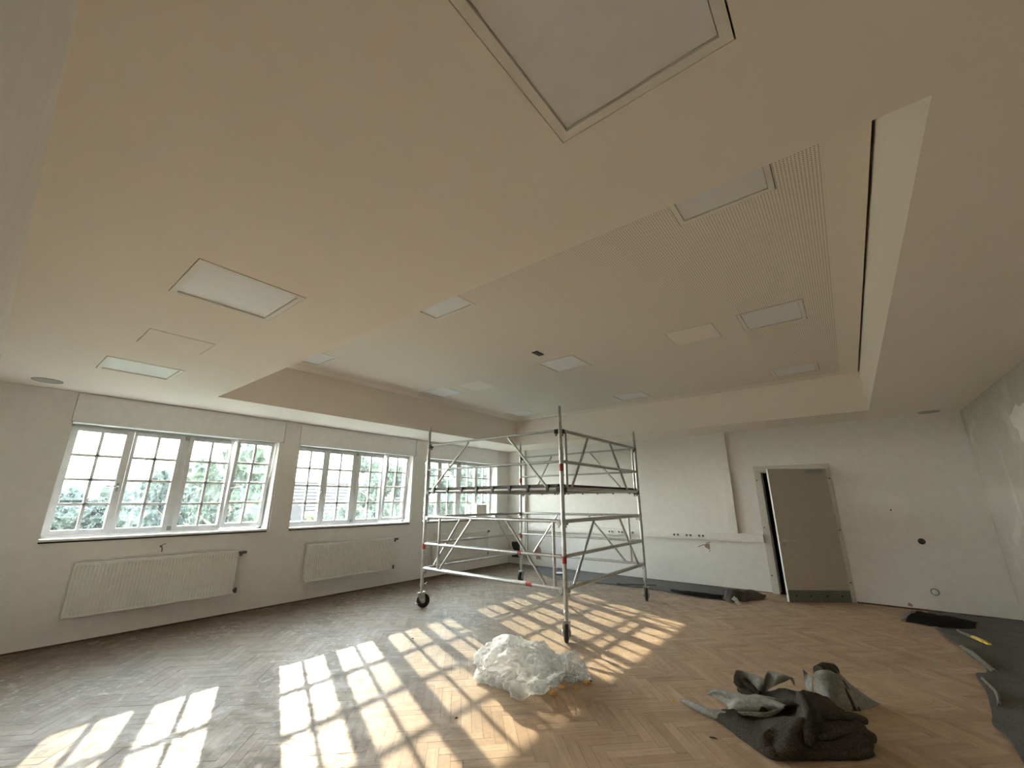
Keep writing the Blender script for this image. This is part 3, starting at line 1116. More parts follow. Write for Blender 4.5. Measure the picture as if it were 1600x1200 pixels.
fr_ = frame('lower_frame', FL, FR, ZS, 0.02, 0.33, 2.34, [(0.98, 1.25, 0.37, 0.55), (1.61, 1.25, 2.21, 0.55)], sc, rr=(0.025, 0.02, 0.022))
MB().tube([(3.73, -4.28, 0.53), (3.82, -4.28, 0.53)], 0.026, 12).build('red_band', REDM, fr_)
MB().tube([(3.60, -4.28, 0.875), (3.66, -4.28, 0.875)], 0.021, 12).build('red_band', REDM, fr_)
frame('lower_frame', FR, BR, ZS, 0.02, 0.10, 2.42, [(0.80, 1.25, 0.20, 0.55), (1.63, 1.25, 2.22, 0.55)], sc, True, rr=(0.024, 0.022, 0.024))
frame('lower_frame', BL, BR, ZS, 0.02, 0.14, 2.25, [(0.86, 1.25, 0.30, 0.55), (1.50, 1.25, 2.14, 0.55)], sc, rr=(0.02, 0.018, 0.02))
frame('lower_frame', FL, BL, ZS, 0.02, 0.17, 2.30, [(0.80, 1.25, 0.22, 0.55), (1.66, 1.25, 2.24, 0.55)], sc, True, rr=(0.018, 0.018, 0.02))
frame('guard_frame', FL, FR, ZU, 0.016, 0, 0, [(0.88, 2.34, 0.10, 1.64), (1.64, 2.34, 2.28, 1.64)], sc, True, rr=(0.022, 0.016, 0.016))
frame('guard_frame', FR, BR, ZU, 0.02, 0.12, 2.33, [(0.75, 2.35, 0.23, 1.65), (1.45, 2.35, 2.02, 1.65)], sc, rr=(0.024, 0.02, 0.022))
frame('guard_frame', BL, BR, ZU, 0.016, 0, 0, [(0.76, 2.34, 0.33, 1.66), (1.60, 2.34, 2.20, 1.66)], sc, True, rr=(0.02, 0.016, 0.016))


def caster(p, ang, dirty):
    c = empty('caster_wheel', (p[0], p[1], 0), ang)
    c.parent = sc
    m = MB().tube([(0, 0, 0.20), (0, 0, 0.36)], 0.017, 12)
    m.tube([(0, 0, 0.285), (0, 0, 0.32)], 0.030, 14)
    m.tube([(0.02, 0, 0.315), (0.055, 0, 0.32), (0.07, 0.012, 0.34)], 0.006, 8)
    m.tube([(0.055, 0, 0.32), (0.068, -0.01, 0.30)], 0.006, 8)
    m.build('spindle', STEEL, c)
    m = MB()
    m.box((-0.055, -0.042, 0.188), (0.055, 0.042, 0.202), 0.004)
    for s in (-1, 1):
        vs = []
        for yy in (s * 0.034, s * 0.040):
            vs += [(-0.05, yy, 0.195), (0.05, yy, 0.195), (0.062, yy, 0.12), (0.045, yy, 0.062), (0.012, yy, 0.062), (-0.03, yy, 0.12)]
        fs = [tuple(range(6)), tuple(range(6, 12))] + [(k, (k + 1) % 6, 6 + (k + 1) % 6, 6 + k) for k in range(6)]
        m.add(vs, fs)
    m.build('wheel_fork', STEEL, c)
    m = MB().lathe((0.03, -0.022, 0.0955), (0, 1, 0), [(0.0, 0), (0.03, 0.0), (0.06, 0.002), (0.078, 0.0), (0.0945, 0.006), (0.0955, 0.022), (0.0945, 0.038), (0.078, 0.044), (0.06, 0.042), (0.03, 0.044), (0, 0.044)], 28)
    m.build('tyre', RUBBER, c)
    MB().lathe((0.03, -0.048, 0.0955), (0, 1, 0), [(0, 0), (0.03, 0), (0.034, 0.01), (0.034, 0.086), (0.03, 0.096), (0, 0.096)], 18).build('wheel_hub', STEEL, c)
    m = MB().box((0.07, -0.03, 0.165), (0.135, 0.03, 0.180), 0.004, Matrix.Rotation(math.radians(-25), 4, 'Y'))
    m.box((-0.085, -0.022, 0.05), (-0.04, 0.022, 0.062), 0.003)
    m.build('brake_pedal', ALU, c)


caster(FL, math.radians(48), 0)
caster(FR, math.radians(-65), 1)
caster(BR, math.radians(-70), 1)
caster(BL, math.radians(-80), 0)

# platform decks hooked over the front and back rails
names = ['leftmost of the four scaffold decks, at the post nearest the windows', 'second of the four scaffold decks counted from the windows', 'third of the four scaffold decks counted from the windows', 'rightmost of the four scaffold decks, against the door side frame']
x0 = 1.84
wd = (4.23 - 1.84) / 4
for k in range(4):
    t = empty('scaffold_deck', (x0 + wd * k, -4.28, 1.665))
    tag(t, 'dark plywood ' + names[k], 'platform', 'platform decks on the scaffold')
    MB().box((0.004, -0.012, 0.002), (wd - 0.004, 2.47, 0.034)).build('deck_board', PLY, t)
    m = MB()
    for x in (0.006, wd - 0.036):
        m.box((x, 0.02, -0.045), (x + 0.03, 2.44, 0.012), 0.003)
    for y in (0.03, 0.62, 1.22, 1.82, 2.40):
        m.box((0.03, y, -0.035), (wd - 0.03, y + 0.03, 0.012))
    m.build('deck_beam', ALU, t)
    for x in (wd * 0.25, wd * 0.75):
        for y, s in ((0.0, -1), (2.46, 1)):
            h = MB().box((x - 0.022, y - 0.034, -0.028), (x + 0.022, y + 0.034, 0.030), 0.006)
            h.box((x - 0.016, y + s * 0.022, -0.055), (x + 0.016, y + s * 0.036, -0.02), 0.004)
            h.build('deck_hook', BLACKP, t)

# ---------------------------------------------------------------- plastic bags and foam lumps


def crumple(name, centre, rx, ry, rz, seed, amp, mat, parent=None, sub=6, open_side=False):
    bm = bmesh.new()
    bmesh.ops.create_icosphere(bm, subdivisions=sub, radius=1.0)
    off = Vector((seed * 3.1, seed * 1.7, seed * 0.9))
    for v in bm.verts:
        n = v.co.normalized()
        q = n * 1.6 + off
        a = noise.noise(q)
        e = noise.noise(q * 1.3 + Vector((7, 3, 1)))
        dr = Vector((n.x * 2.1 + e * 0.9, n.y * 2.1 + a * 0.9, n.z * 0.75 + 0.6 * e)) + off     # drapes run down the sides
        r1 = 1 - abs(noise.noise(dr)) * 2.2
        r2 = 1 - abs(noise.noise(dr * 2.3 + Vector((a, e, 0)))) * 2.2
        r3 = 1 - abs(noise.noise(q * 4.5 + Vector((r1, e, r2)) * 0.5)) * 2.0
        sd = 0.35 + 0.65 * (1 - max(0.0, n.z))
        r = 1 + amp * (0.8 * a + (0.62 * r1 + 0.34 * r2) * sd + 0.12 * r3 - 0.35)
        p = n * r
        z = p.z * rz + rz * 0.72
        skirt = 1.0 + (0.22 * noise.noise(n * 3.1 + off) + 0.08 if z < 0.07 else 0)
        v.co = Vector((p.x * rx * skirt, p.y * ry * skirt, max(z, 0.003 + 0.004 * (noise.noise(n * 9) + 1))))
    for f in bm.faces:
        f.smooth = True
    me = bpy.data.meshes.new(name)
    bm.to_mesh(me)
    bm.free()
    me.materials.append(mat)
    o = bpy.data.objects.new(name, me)
    COL.objects.link(o)
    o.location = centre
    o.parent = parent
    return o


bag = empty('plastic_bag', (4.50, -5.45, 0), 0.55)
tag(bag, 'large crumpled clear plastic bag lying on the sunlit parquet', 'bag')
crumple('bag_film', (0, 0, 0), 0.325, 0.29, 0.19, 2.0, 0.34, FILM, bag)
crumple('inner_film', (0.02, 0.02, 0), 0.24, 0.21, 0.14, 5.5, 0.42, FILM, bag, 5)
t = tag(crumple('plastic_bag', (4.82, -5.10, 0), 0.12, 0.10, 0.115, 8.0, 0.45, FILM, None, 5), 'small crumpled clear plastic bag behind the large one', 'bag')
foam = [((4.86, -5.47), 0.024, 'orange foam lump against the front right edge of the large bag, leftmost'),
        ((4.86, -5.33), 0.026, 'orange foam lump leaning on the right side of the large bag'),
        ((4.96, -5.27), 0.020, 'small orange foam crumb on the dark floor between the two bags'),
        ((4.985, -5.13), 0.030, 'biggest orange foam lump at the right edge of the small bag')]
for k, ((x, y), r, lb) in enumerate(foam):
    o = crumple('foam_lump', (x, y, 0), r, r * 0.85, r * 0.75, 20 + k, 0.3, ORANGE, None, 3)
    tag(o, lb, 'foam lump', 'orange foam lumps around the plastic bags')

# ---------------------------------------------------------------- heap of painter's fleece
SHEETS = {
    'front': [
        [(5.97, -5.063, 0.0), (6.101, -5.177, 0.0), (6.233, -5.278, 0.0), (6.365, -5.38, 0.0), (6.485, -5.303, 0.0), (6.62, -5.189, 0.0), (6.755, -5.074, 0.0), (6.832, -4.99, 0.0)],
        [(5.976, -5.07, 0.035), (6.114, -5.192, 0.045), (6.244, -5.284, 0.05), (6.367, -5.377, 0.06), (6.497, -5.318, 0.07), (6.629, -5.154, 0.06), (6.771, -5.052, 0.07), (6.851, -4.935, 0.03)],
        [(6.009, -5.055, 0.05), (6.125, -5.097, 0.06), (6.264, -5.216, 0.08), (6.381, -5.278, 0.1), (6.499, -5.241, 0.12), (6.611, -5.07, 0.05), (6.756, -4.955, 0.09), (6.852, -4.826, 0.05)],
        [(6.068, -5.02, 0.05), (6.167, -5.0, 0.05), (6.273, -5.01, 0.04), (6.391, -5.114, 0.1), (6.519, -5.196, 0.17), (6.599, -5.068, 0.1), (6.751, -4.958, 0.13), (6.821, -4.738, 0.08)],
        [(6.183, -4.976, 0.05), (6.228, -4.903, 0.03), (6.3, -4.863, 0.02), (6.419, -4.844, 0.06), (6.545, -5.029, 0.19), (6.616, -4.942, 0.13), (6.712, -4.83, 0.1), (6.786, -4.633, 0.06)],
        [(6.242, -4.836, 0.05), (6.293, -4.771, 0.05), (6.356, -4.739, 0.04), (6.446, -4.782, 0.1), (6.524, -4.853, 0.18), (6.611, -4.831, 0.15), (6.683, -4.712, 0.1), (6.762, -4.56, 0.04)],
        [(6.21, -4.625, 0.04), (6.284, -4.637, 0.07), (6.356, -4.671, 0.09), (6.435, -4.687, 0.13), (6.514, -4.664, 0.15), (6.581, -4.591, 0.12), (6.644, -4.508, 0.07), (6.726, -4.459, 0.02)],
        [(6.149, -4.525, 0.02), (6.229, -4.503, 0.05), (6.301, -4.49, 0.08), (6.388, -4.488, 0.1), (6.468, -4.454, 0.1), (6.535, -4.352, 0.06), (6.617, -4.327, 0.03), (6.696, -4.325, 0.0)],
    ],
    'tongue': [
        [(5.843, -4.699, 0.0), (5.901, -4.724, 0.0), (5.989, -4.791, 0.0), (6.045, -4.873, 0.0), (6.193, -4.824, 0.01), (6.333, -4.798, 0.03)],
        [(5.841, -4.705, 0.01), (5.915, -4.727, 0.03), (6.03, -4.793, 0.04), (6.083, -4.842, 0.04), (6.222, -4.833, 0.06), (6.362, -4.827, 0.07)],
        [(5.852, -4.686, 0.02), (5.921, -4.736, 0.06), (6.048, -4.787, 0.08), (6.136, -4.791, 0.09), (6.252, -4.791, 0.11), (6.395, -4.865, 0.11)],
        [(5.861, -4.63, 0.01), (5.916, -4.625, 0.03), (6.036, -4.637, 0.04), (6.125, -4.628, 0.05), (6.258, -4.63, 0.07), (6.394, -4.68, 0.07)],
    ],
    'pouch_back': [
        [(6.012, -4.572, 0.09), (6.037, -4.537, 0.05), (6.091, -4.546, 0.03), (6.157, -4.565, 0.03), (6.206, -4.532, 0.04)],
        [(6.02, -4.564, 0.13), (6.049, -4.477, 0.08), (6.118, -4.511, 0.07), (6.182, -4.569, 0.08), (6.225, -4.554, 0.09)],
        [(6.041, -4.566, 0.18), (6.091, -4.56, 0.18), (6.153, -4.577, 0.18), (6.209, -4.596, 0.18), (6.248, -4.606, 0.17)],
    ],
    'hood': [
        [(6.211, -4.541, 0.04), (6.244, -4.549, 0.08), (6.302, -4.572, 0.13), (6.37, -4.569, 0.17), (6.427, -4.557, 0.2), (6.438, -4.568, 0.16)],
        [(6.223, -4.561, 0.1), (6.262, -4.56, 0.16), (6.321, -4.589, 0.19), (6.382, -4.583, 0.21), (6.427, -4.547, 0.21), (6.437, -4.546, 0.17)],
        [(6.244, -4.609, 0.17), (6.268, -4.569, 0.22), (6.312, -4.55, 0.22), (6.364, -4.557, 0.22), (6.406, -4.513, 0.2), (6.429, -4.494, 0.17)],
        [(6.231, -4.419, 0.14), (6.252, -4.378, 0.16), (6.296, -4.376, 0.16), (6.345, -4.385, 0.16), (6.383, -4.363, 0.14), (6.41, -4.389, 0.11)],
    ],
    'box_fold': [
        [(6.531, -4.2, 0.03), (6.575, -4.278, 0.03), (6.621, -4.349, 0.03), (6.687, -4.363, 0.01), (6.756, -4.327, 0.0)],
        [(6.528, -4.224, 0.08), (6.58, -4.309, 0.1), (6.628, -4.351, 0.09), (6.695, -4.346, 0.08), (6.75, -4.337, 0.05)],
        [(6.55, -4.338, 0.2), (6.603, -4.369, 0.22), (6.657, -4.342, 0.22), (6.703, -4.264, 0.2), (6.728, -4.25, 0.1)],
        [(6.565, -4.283, 0.21), (6.617, -4.284, 0.23), (6.671, -4.253, 0.22), (6.717, -4.208, 0.17), (6.757, -4.165, 0.09)],
    ],
    'back_slope': [
        [(6.703, -4.249, 0.2), (6.724, -4.246, 0.14), (6.752, -4.275, 0.08), (6.774, -4.3, 0.02), (6.786, -4.304, 0.0)],
        [(6.687, -4.114, 0.19), (6.734, -4.118, 0.14), (6.788, -4.141, 0.09), (6.846, -4.147, 0.03), (6.87, -4.163, 0.0)],
        [(6.654, -4.059, 0.2), (6.712, -4.078, 0.15), (6.781, -4.074, 0.09), (6.863, -4.066, 0.03), (6.926, -4.042, 0.0)],
    ],
    'spike': [
        [(6.454, -4.135, 0.16), (6.483, -4.12, 0.13), (6.527, -4.163, 0.12)],
        [(6.453, -4.134, 0.1), (6.476, -4.141, 0.08), (6.516, -4.207, 0.09)],
        [(6.451, -4.117, 0.04), (6.472, -4.155, 0.02), (6.511, -4.168, 0.02)],
    ],
}
heap = empty('dust_sheet_heap', (6.4, -4.8, 0))
tag(heap, 'heap of dark felt dust sheets with pale coated undersides on the parquet', 'dust sheet')


def child_sheet(name, key, mat, **kw):
    m = MB()
    sheet(m, SHEETS[key], **kw)
    o = m.build(name, mat, heap)
    o.matrix_parent_inverse = Matrix.Translation((-6.4, 4.8, 0))
    return o


child_sheet('felt_fold', 'front', FELT, sub=10, amp=0.012, freq=9, thick=0.006, seed=1, ridge=0.03, rfreq=6.0)
child_sheet('coated_tongue', 'tongue', COATED, sub=8, amp=0.005, freq=9, seed=2, ridge=0.012, rfreq=8.0)
child_sheet('coated_flap', 'pouch_back', COATED, sub=8, amp=0.006, freq=12, seed=3)
child_sheet('coated_hood', 'hood', COATED, sub=8, amp=0.004, freq=12, seed=4)
child_sheet('coated_box_fold', 'box_fold', COATED, sub=8, amp=0.006, freq=9, seed=5)
child_sheet('coated_slope', 'back_slope', COATED, sub=8, amp=0.006, freq=9, seed=6)
child_sheet('coated_spike', 'spike', COATED, sub=8, amp=0.004, freq=9, seed=7)
lip = [[(5.981, -5.085, 0.05), (6.098, -5.066, 0.055), (6.192, -5.029, 0.06), (6.302, -4.98, 0.065), (6.376, -4.87, 0.085)],
       [(5.985, -5.06, 0.06), (6.097, -5.045, 0.07), (6.196, -5.015, 0.08), (6.303, -4.965, 0.09), (6.386, -4.855, 0.10)],
       [(5.988, -5.033, 0.045), (6.096, -5.018, 0.06), (6.199, -4.995, 0.075), (6.303, -4.947, 0.09), (6.392, -4.838, 0.10)]]
SHEETS['lip'] = lip
SHEETS['valley'] = [[(6.69, -4.26, 0.19), (6.725, -4.255, 0.10), (6.745, -4.335, 0.04), (6.75, -4.335, 0.003)], [(6.70, -4.24, 0.185), (6.735, -4.235, 0.11), (6.755, -4.29, 0.05), (6.77, -4.31, 0.003)], [(6.715, -4.225, 0.18), (6.745, -4.22, 0.12), (6.77, -4.25, 0.06), (6.80, -4.285, 0.003)]]
child_sheet('felt_fold', 'valley', FELT, sub=6, amp=0.003, freq=12, seed=14)
child_sheet('coated_lip', 'lip', COATED, sub=6, amp=0.005, freq=12, seed=8)
for pts, rad in (([(5.98, -5.075, 0.016), (6.10, -5.165, 0.02), (6.234, -5.275, 0.022), (6.36, -5.365, 0.028), (6.49, -5.29, 0.028), (6.62, -5.175, 0.024), (6.755, -5.06, 0.028), (6.84, -4.975, 0.024)], [0.018, 0.024, 0.026, 0.032, 0.030, 0.028, 0.032, 0.022]),
                 ([(6.86, -4.86, 0.06), (6.77, -4.93, 0.10), (6.68, -5.02, 0.09), (6.59, -5.12, 0.07)], [0.03, 0.034, 0.03, 0.016]),
                 ([(6.83, -4.70, 0.09), (6.74, -4.82, 0.13), (6.63, -4.90, 0.13), (6.55, -4.93, 0.12)], [0.022, 0.03, 0.03, 0.016]),
                 ([(6.49, -4.70, 0.16), (6.51, -4.88, 0.20), (6.55, -5.05, 0.19), (6.56, -5.20, 0.14), (6.55, -5.26, 0.08)], [0.02, 0.032, 0.034, 0.03, 0.016]),
                 ([(6.25, -4.74, 0.08), (6.36, -4.78, 0.10), (6.46, -4.80, 0.15), (6.53, -4.95, 0.18)], [0.014, 0.024, 0.03, 0.02])):
    m = MB()
    fine = []
    V = [[Vector(p)] for p in pts]
    g = smooth_grid([[v[0] for v in V], [v[0] for v in V]], 6)[0]
    rads = []
    for q in range(len(g)):
        f = q / 6
        i0 = min(int(f), len(rad) - 2)
        rads.append((rad[i0] + (rad[i0 + 1] - rad[i0]) * (f - i0)) * (1 + 0.22 * noise.noise(g[q] * 14)))
        g[q] = g[q] + Vector((noise.noise(g[q] * 9), noise.noise(g[q] * 9 + Vector((5, 5, 5))), 0)) * 0.012
    o = m.tube(g, rads, 14).build('felt_fold', FELT, heap)
    o.matrix_parent_inverse = Matrix.Translation((-6.4, 4.8, 0))
for nm, pts, rad, mt in (('rolled_edge', [(5.714, -4.976, 0.018), (5.75, -4.992, 0.023), (5.812, -5.021, 0.026), (5.916, -5.073, 0.030), (5.993, -5.089, 0.036), (6.06, -5.08, 0.04)], [0.010, 0.019, 0.024, 0.027, 0.030, 0.028], COATED),
                         ('rolled_edge', [(6.035, -4.516, 0.03), (6.103, -4.565, 0.03), (6.164, -4.559, 0.03)], 0.022, FELT),
                         ('rolled_edge', [(6.082, -4.545, 0.11), (6.134, -4.553, 0.08), (6.19, -4.568, 0.05)], 0.022, FELT),
                         ('rolled_edge', [(6.57, -4.16, 0.165), (6.61, -4.08, 0.17), (6.66, -4.02, 0.16)], [0.05, 0.055, 0.05], FELT)):
    o = MB().tube(pts, rad, 16).build(nm, mt, heap)
    o.matrix_parent_inverse = Matrix.Translation((-6.4, 4.8, 0))

# ---------------------------------------------------------------- protective fleece along the walls


def floor_cloth(name, left, right, mat, label, n=7, seed=0.0, amp=0.010, parent=None):
    rows = []
    for a, b in zip(left, right):
        r = []
        for k in range(n):
            t = k / (n - 1)
            x, y = a[0] + (b[0] - a[0]) * t, a[1] + (b[1] - a[1]) * t
            z = 0.010 + 0.012 * abs(noise.noise(Vector((x * 2.2 + seed, y * 2.2, 0.3))))
            r.append((x, y, z))
        rows.append(r)
    m = MB()
    sheet(m, rows, sub=8, amp=amp, freq=3.5, thick=0.005, seed=seed, ridge=0.05, rfreq=2.6)
    o = m.build(name, mat, parent)
    if label:
        tag(o, label, 'floor fleece')
    return o


le = [(7.59, -0.05), (7.55, -0.5), (7.55, -0.95), (7.56, -1.25), (7.59, -1.61), (7.64, -1.89), (7.69, -2.32), (7.71, -2.66), (7.61, -2.86), (7.60, -3.24), (7.57, -3.56), (7.54, -3.8), (7.51, -4.0), (7.54, -4.2), (7.54, -4.54), (7.56, -5.2), (7.52, -6.2)]
floor_cloth('floor_fleece', le, [(8.46, y) for x, y in le], FLEECE, 'grey protective fleece laid along the right wall', seed=3)
fe = [(0.62, -0.30), (1.3, -0.62), (2.05, -1.15), (2.56, -1.10), (3.31, -0.99), (4.03, -0.98), (4.49, -1.08), (4.92, -1.12), (5.2, -1.06), (5.42, -0.95)]
be = [(0.62, -0.10), (1.3, -0.06), (2.05, -0.05), (2.56, -0.04), (3.31, -0.05), (4.03, -0.04), (4.49, -0.06), (4.92, -0.08), (5.25, -0.10), (5.55, -0.16)]
floor_cloth('floor_fleece', fe, be, FLEECE, 'grey protective fleece laid along the far wall under the trunking', seed=9)
# turned-up pale edges and the black folded end by the right corner
t = empty('folded_fleece', (7.6, -0.6, 0))
tag(t, 'black folded fleece end with a pale corner near the right wall corner', 'floor fleece')
g = [[(7.29, -0.93, 0.012), (7.55, -1.03, 0.015), (7.75, -0.99, 0.02), (7.92, -0.93, 0.02)],
     [(7.36, -0.70, 0.05), (7.58, -0.76, 0.055), (7.78, -0.74, 0.05), (7.95, -0.74, 0.04)],
     [(7.45, -0.42, 0.05), (7.62, -0.48, 0.05), (7.82, -0.50, 0.045), (8.0, -0.56, 0.03)]]
m = MB()
sheet(m, g, sub=6, amp=0.014, freq=6, seed=4)
o = m.build('black_fold', FILMB, t)
o.matrix_parent_inverse = Matrix.Translation((-7.6, 0.6, 0))
g = [[(7.25, -0.93, 0.01), (7.33, -0.80, 0.05), (7.38, -0.62, 0.055)], [(7.26, -0.72, 0.01), (7.33, -0.55, 0.045), (7.40, -0.42, 0.05)], [(7.32, -0.40, 0.008), (7.40, -0.30, 0.02), (7.47, -0.20, 0.012)]]
m = MB()
sheet(m, g, sub=6, amp=0.006, freq=9, seed=6)
o = m.build('pale_corner', COATED, t)
o.matrix_parent_inverse = Matrix.Translation((-7.6, 0.6, 0))
# pale turned edges of the right fleece
t = empty('turned_edge', (7.65, -2.1, 0))
tag(t, 'pale turned-over edge strips of the fleece beside the yellow cutter', 'floor fleece')
for k, pts in enumerate(([(7.63, -1.93), (7.68, -2.2), (7.73, -2.66)], [(7.72, -1.15), (7.76, -1.38), (7.84, -1.50)], [(7.62, -2.95), (7.64, -3.3), (7.60, -3.6)])):
    w2 = (0.05, 0.035, 0.03)[k]
    g = [[(x, y, 0.020) for x, y in pts], [(x + w2 * 0.6, y + 0.01, 0.034 + 0.012 * (i % 2)) for i, (x, y) in enumerate(pts)], [(x + w2, y + 0.02, 0.022) for x, y in pts]]
    m = MB()
    sheet(m, g, sub=6, amp=0.012, freq=9, seed=k)
    o = m.build('pale_strip', EDGE, t)
    o.matrix_parent_inverse = Matrix.Translation((-7.65, 2.1, 0))
t = empty('cutter_knife', (7.85, -1.63, 0.045), math.radians(-72))
tag(t, 'yellow plastic cutter knife lying on the grey fleece by the right wall', 'knife')
MB().box((-0.13, -0.024, -0.008), (0.06, 0.024, 0.014), 0.007).build('knife_handle', YELLOW, t)
MB().box((0.06, -0.018, -0.006), (0.13, 0.018, 0.010), 0.006).build('knife_tip', YELLOW, t)
MB().box((-0.12, -0.016, 0.013), (0.02, 0.006, 0.018), 0.002).build('knife_slider', simple('cream_plastic', (0.75, 0.68, 0.42), 0.4), t)

# black crumpled film at the end of the left fleece
t = empty('crumpled_film', (5.35, -0.95, 0))
tag(t, 'crumpled black plastic film with a pale tip on the fleece left of the door', 'plastic film')
g = [[(5.18, -1.10, 0.02), (5.32, -1.20, 0.02), (5.42, -1.08, 0.02), (5.55, -0.85, 0.01), (5.66, -0.62, 0.006)],
     [(5.20, -0.92, 0.10), (5.31, -0.98, 0.15), (5.42, -0.88, 0.13), (5.55, -0.66, 0.10), (5.68, -0.45, 0.03)],
     [(5.20, -0.60, 0.05), (5.31, -0.66, 0.10), (5.40, -0.58, 0.09), (5.52, -0.42, 0.08), (5.62, -0.30, 0.01)]]
m = MB()
sheet(m, g, sub=7, amp=0.035, freq=7, seed=12)
o = m.build('film_heap', simple('grey_brown_film', (0.06, 0.05, 0.048), 0.6, var=0.4), t)
o.matrix_parent_inverse = Matrix.Translation((-5.35, 0.95, 0))
g = [[(5.33, -1.22, 0.07), (5.36, -1.26, 0.06), (5.44, -1.33, 0.006)], [(5.35, -1.12, 0.09), (5.40, -1.16, 0.07), (5.47, -1.27, 0.008)]]
m = MB()
sheet(m, g, sub=6, amp=0.01, freq=16, seed=13)
o = m.build('pale_tip', CARTON, t)
o.matrix_parent_inverse = Matrix.Translation((-5.35, 0.95, 0))
g = [[(4.35, -1.02, 0.03), (4.6, -1.10, 0.03), (4.9, -1.14, 0.03), (5.15, -1.10, 0.03)], [(4.35, -0.96, 0.055), (4.6, -1.02, 0.06), (4.9, -1.04, 0.065), (5.15, -1.0, 0.06)], [(4.40, -0.86, 0.03), (4.6, -0.90, 0.035), (4.9, -0.92, 0.035), (5.15, -0.88, 0.03)]]
m = MB()
sheet(m, g, sub=6, amp=0.014, freq=8, seed=15)
tag(m.build('film_strip', FILMB), 'long black film strip along the front edge of the far wall fleece', 'plastic film')
m = MB().box((3.36, -0.975, 0.022), (3.52, -0.925, 0.038), 0.004)
m.tube([(3.50, -0.95, 0.032), (4.0, -0.70, 0.035)], 0.008, 8)
tag(m.build('paint_stick', BLACKP), 'thin black stick lying on the fleece behind the right castor', 'stick')
m = MB().lathe((1.95, -0.72, 0.03), (0, 0, 1), [(0, 0), (0.085, 0), (0.10, 0.02), (0.095, 0.022), (0.08, 0.008), (0, 0.008)], 24)
tag(m.build('lid', CARTON), 'white round lid on the far fleece behind the scaffold', 'lid')

# little debris
for k, (x, y, l, wdt, a, mt, nm, lb) in enumerate((
        (6.033, -5.35, 0.055, 0.012, 0.2, PLY, 'wood_chip', 'dark wood splinter on the parquet left of the dust sheet heap'),
        (5.67, -4.99, 0.06, 0.010, -0.5, YELLOW, 'straw', 'pale shard at the tip of the rolled sheet edge'),
        (2.848, -5.261, 0.03, 0.018, 0.6, SKIRT, 'dirt_crumb', 'dark dirt crumb on the parquet left of the scaffold shadow'),
        (4.52, -6.21, 0.03, 0.012, 1.2, SKIRT, 'dirt_crumb', 'dark crumb on the sunlit parquet in front of the large bag'),
        (4.98, -5.05, 0.028, 0.014, 0.1, PLY, 'wood_chip', 'small chip on the floor right of the small plastic bag'))):
    m = MB()
    R = Matrix.Translation((x, y, 0.004)) @ Matrix.Rotation(a, 4, 'Z')
    P = [(-l / 2, 0, -0.003), (-l * 0.2, -wdt / 2, -0.003), (l / 2, -wdt * 0.1, -0.003), (l * 0.2, wdt / 2, -0.003), (-l * 0.35, 0, 0.004), (-l * 0.1, -wdt * 0.3, 0.005), (l * 0.3, 0, 0.003), (l * 0.1, wdt * 0.3, 0.005)]
    m.add([R @ Vector(p) for p in P], [(3, 2, 1, 0), (4, 5, 6, 7), (0, 1, 5, 4), (1, 2, 6, 5), (2, 3, 7, 6), (3, 0, 4, 7)])
    tag(m.build(nm, mt), lb, 'debris')

# ---------------------------------------------------------------- outside: garden one storey below
GZ = -3.6
m = MB().box((-140, -90, GZ - 0.3), (-0.31, 110, GZ))
tag(m.build('ground', LAWN), 'lawn and gardens below the windows', kind='structure')


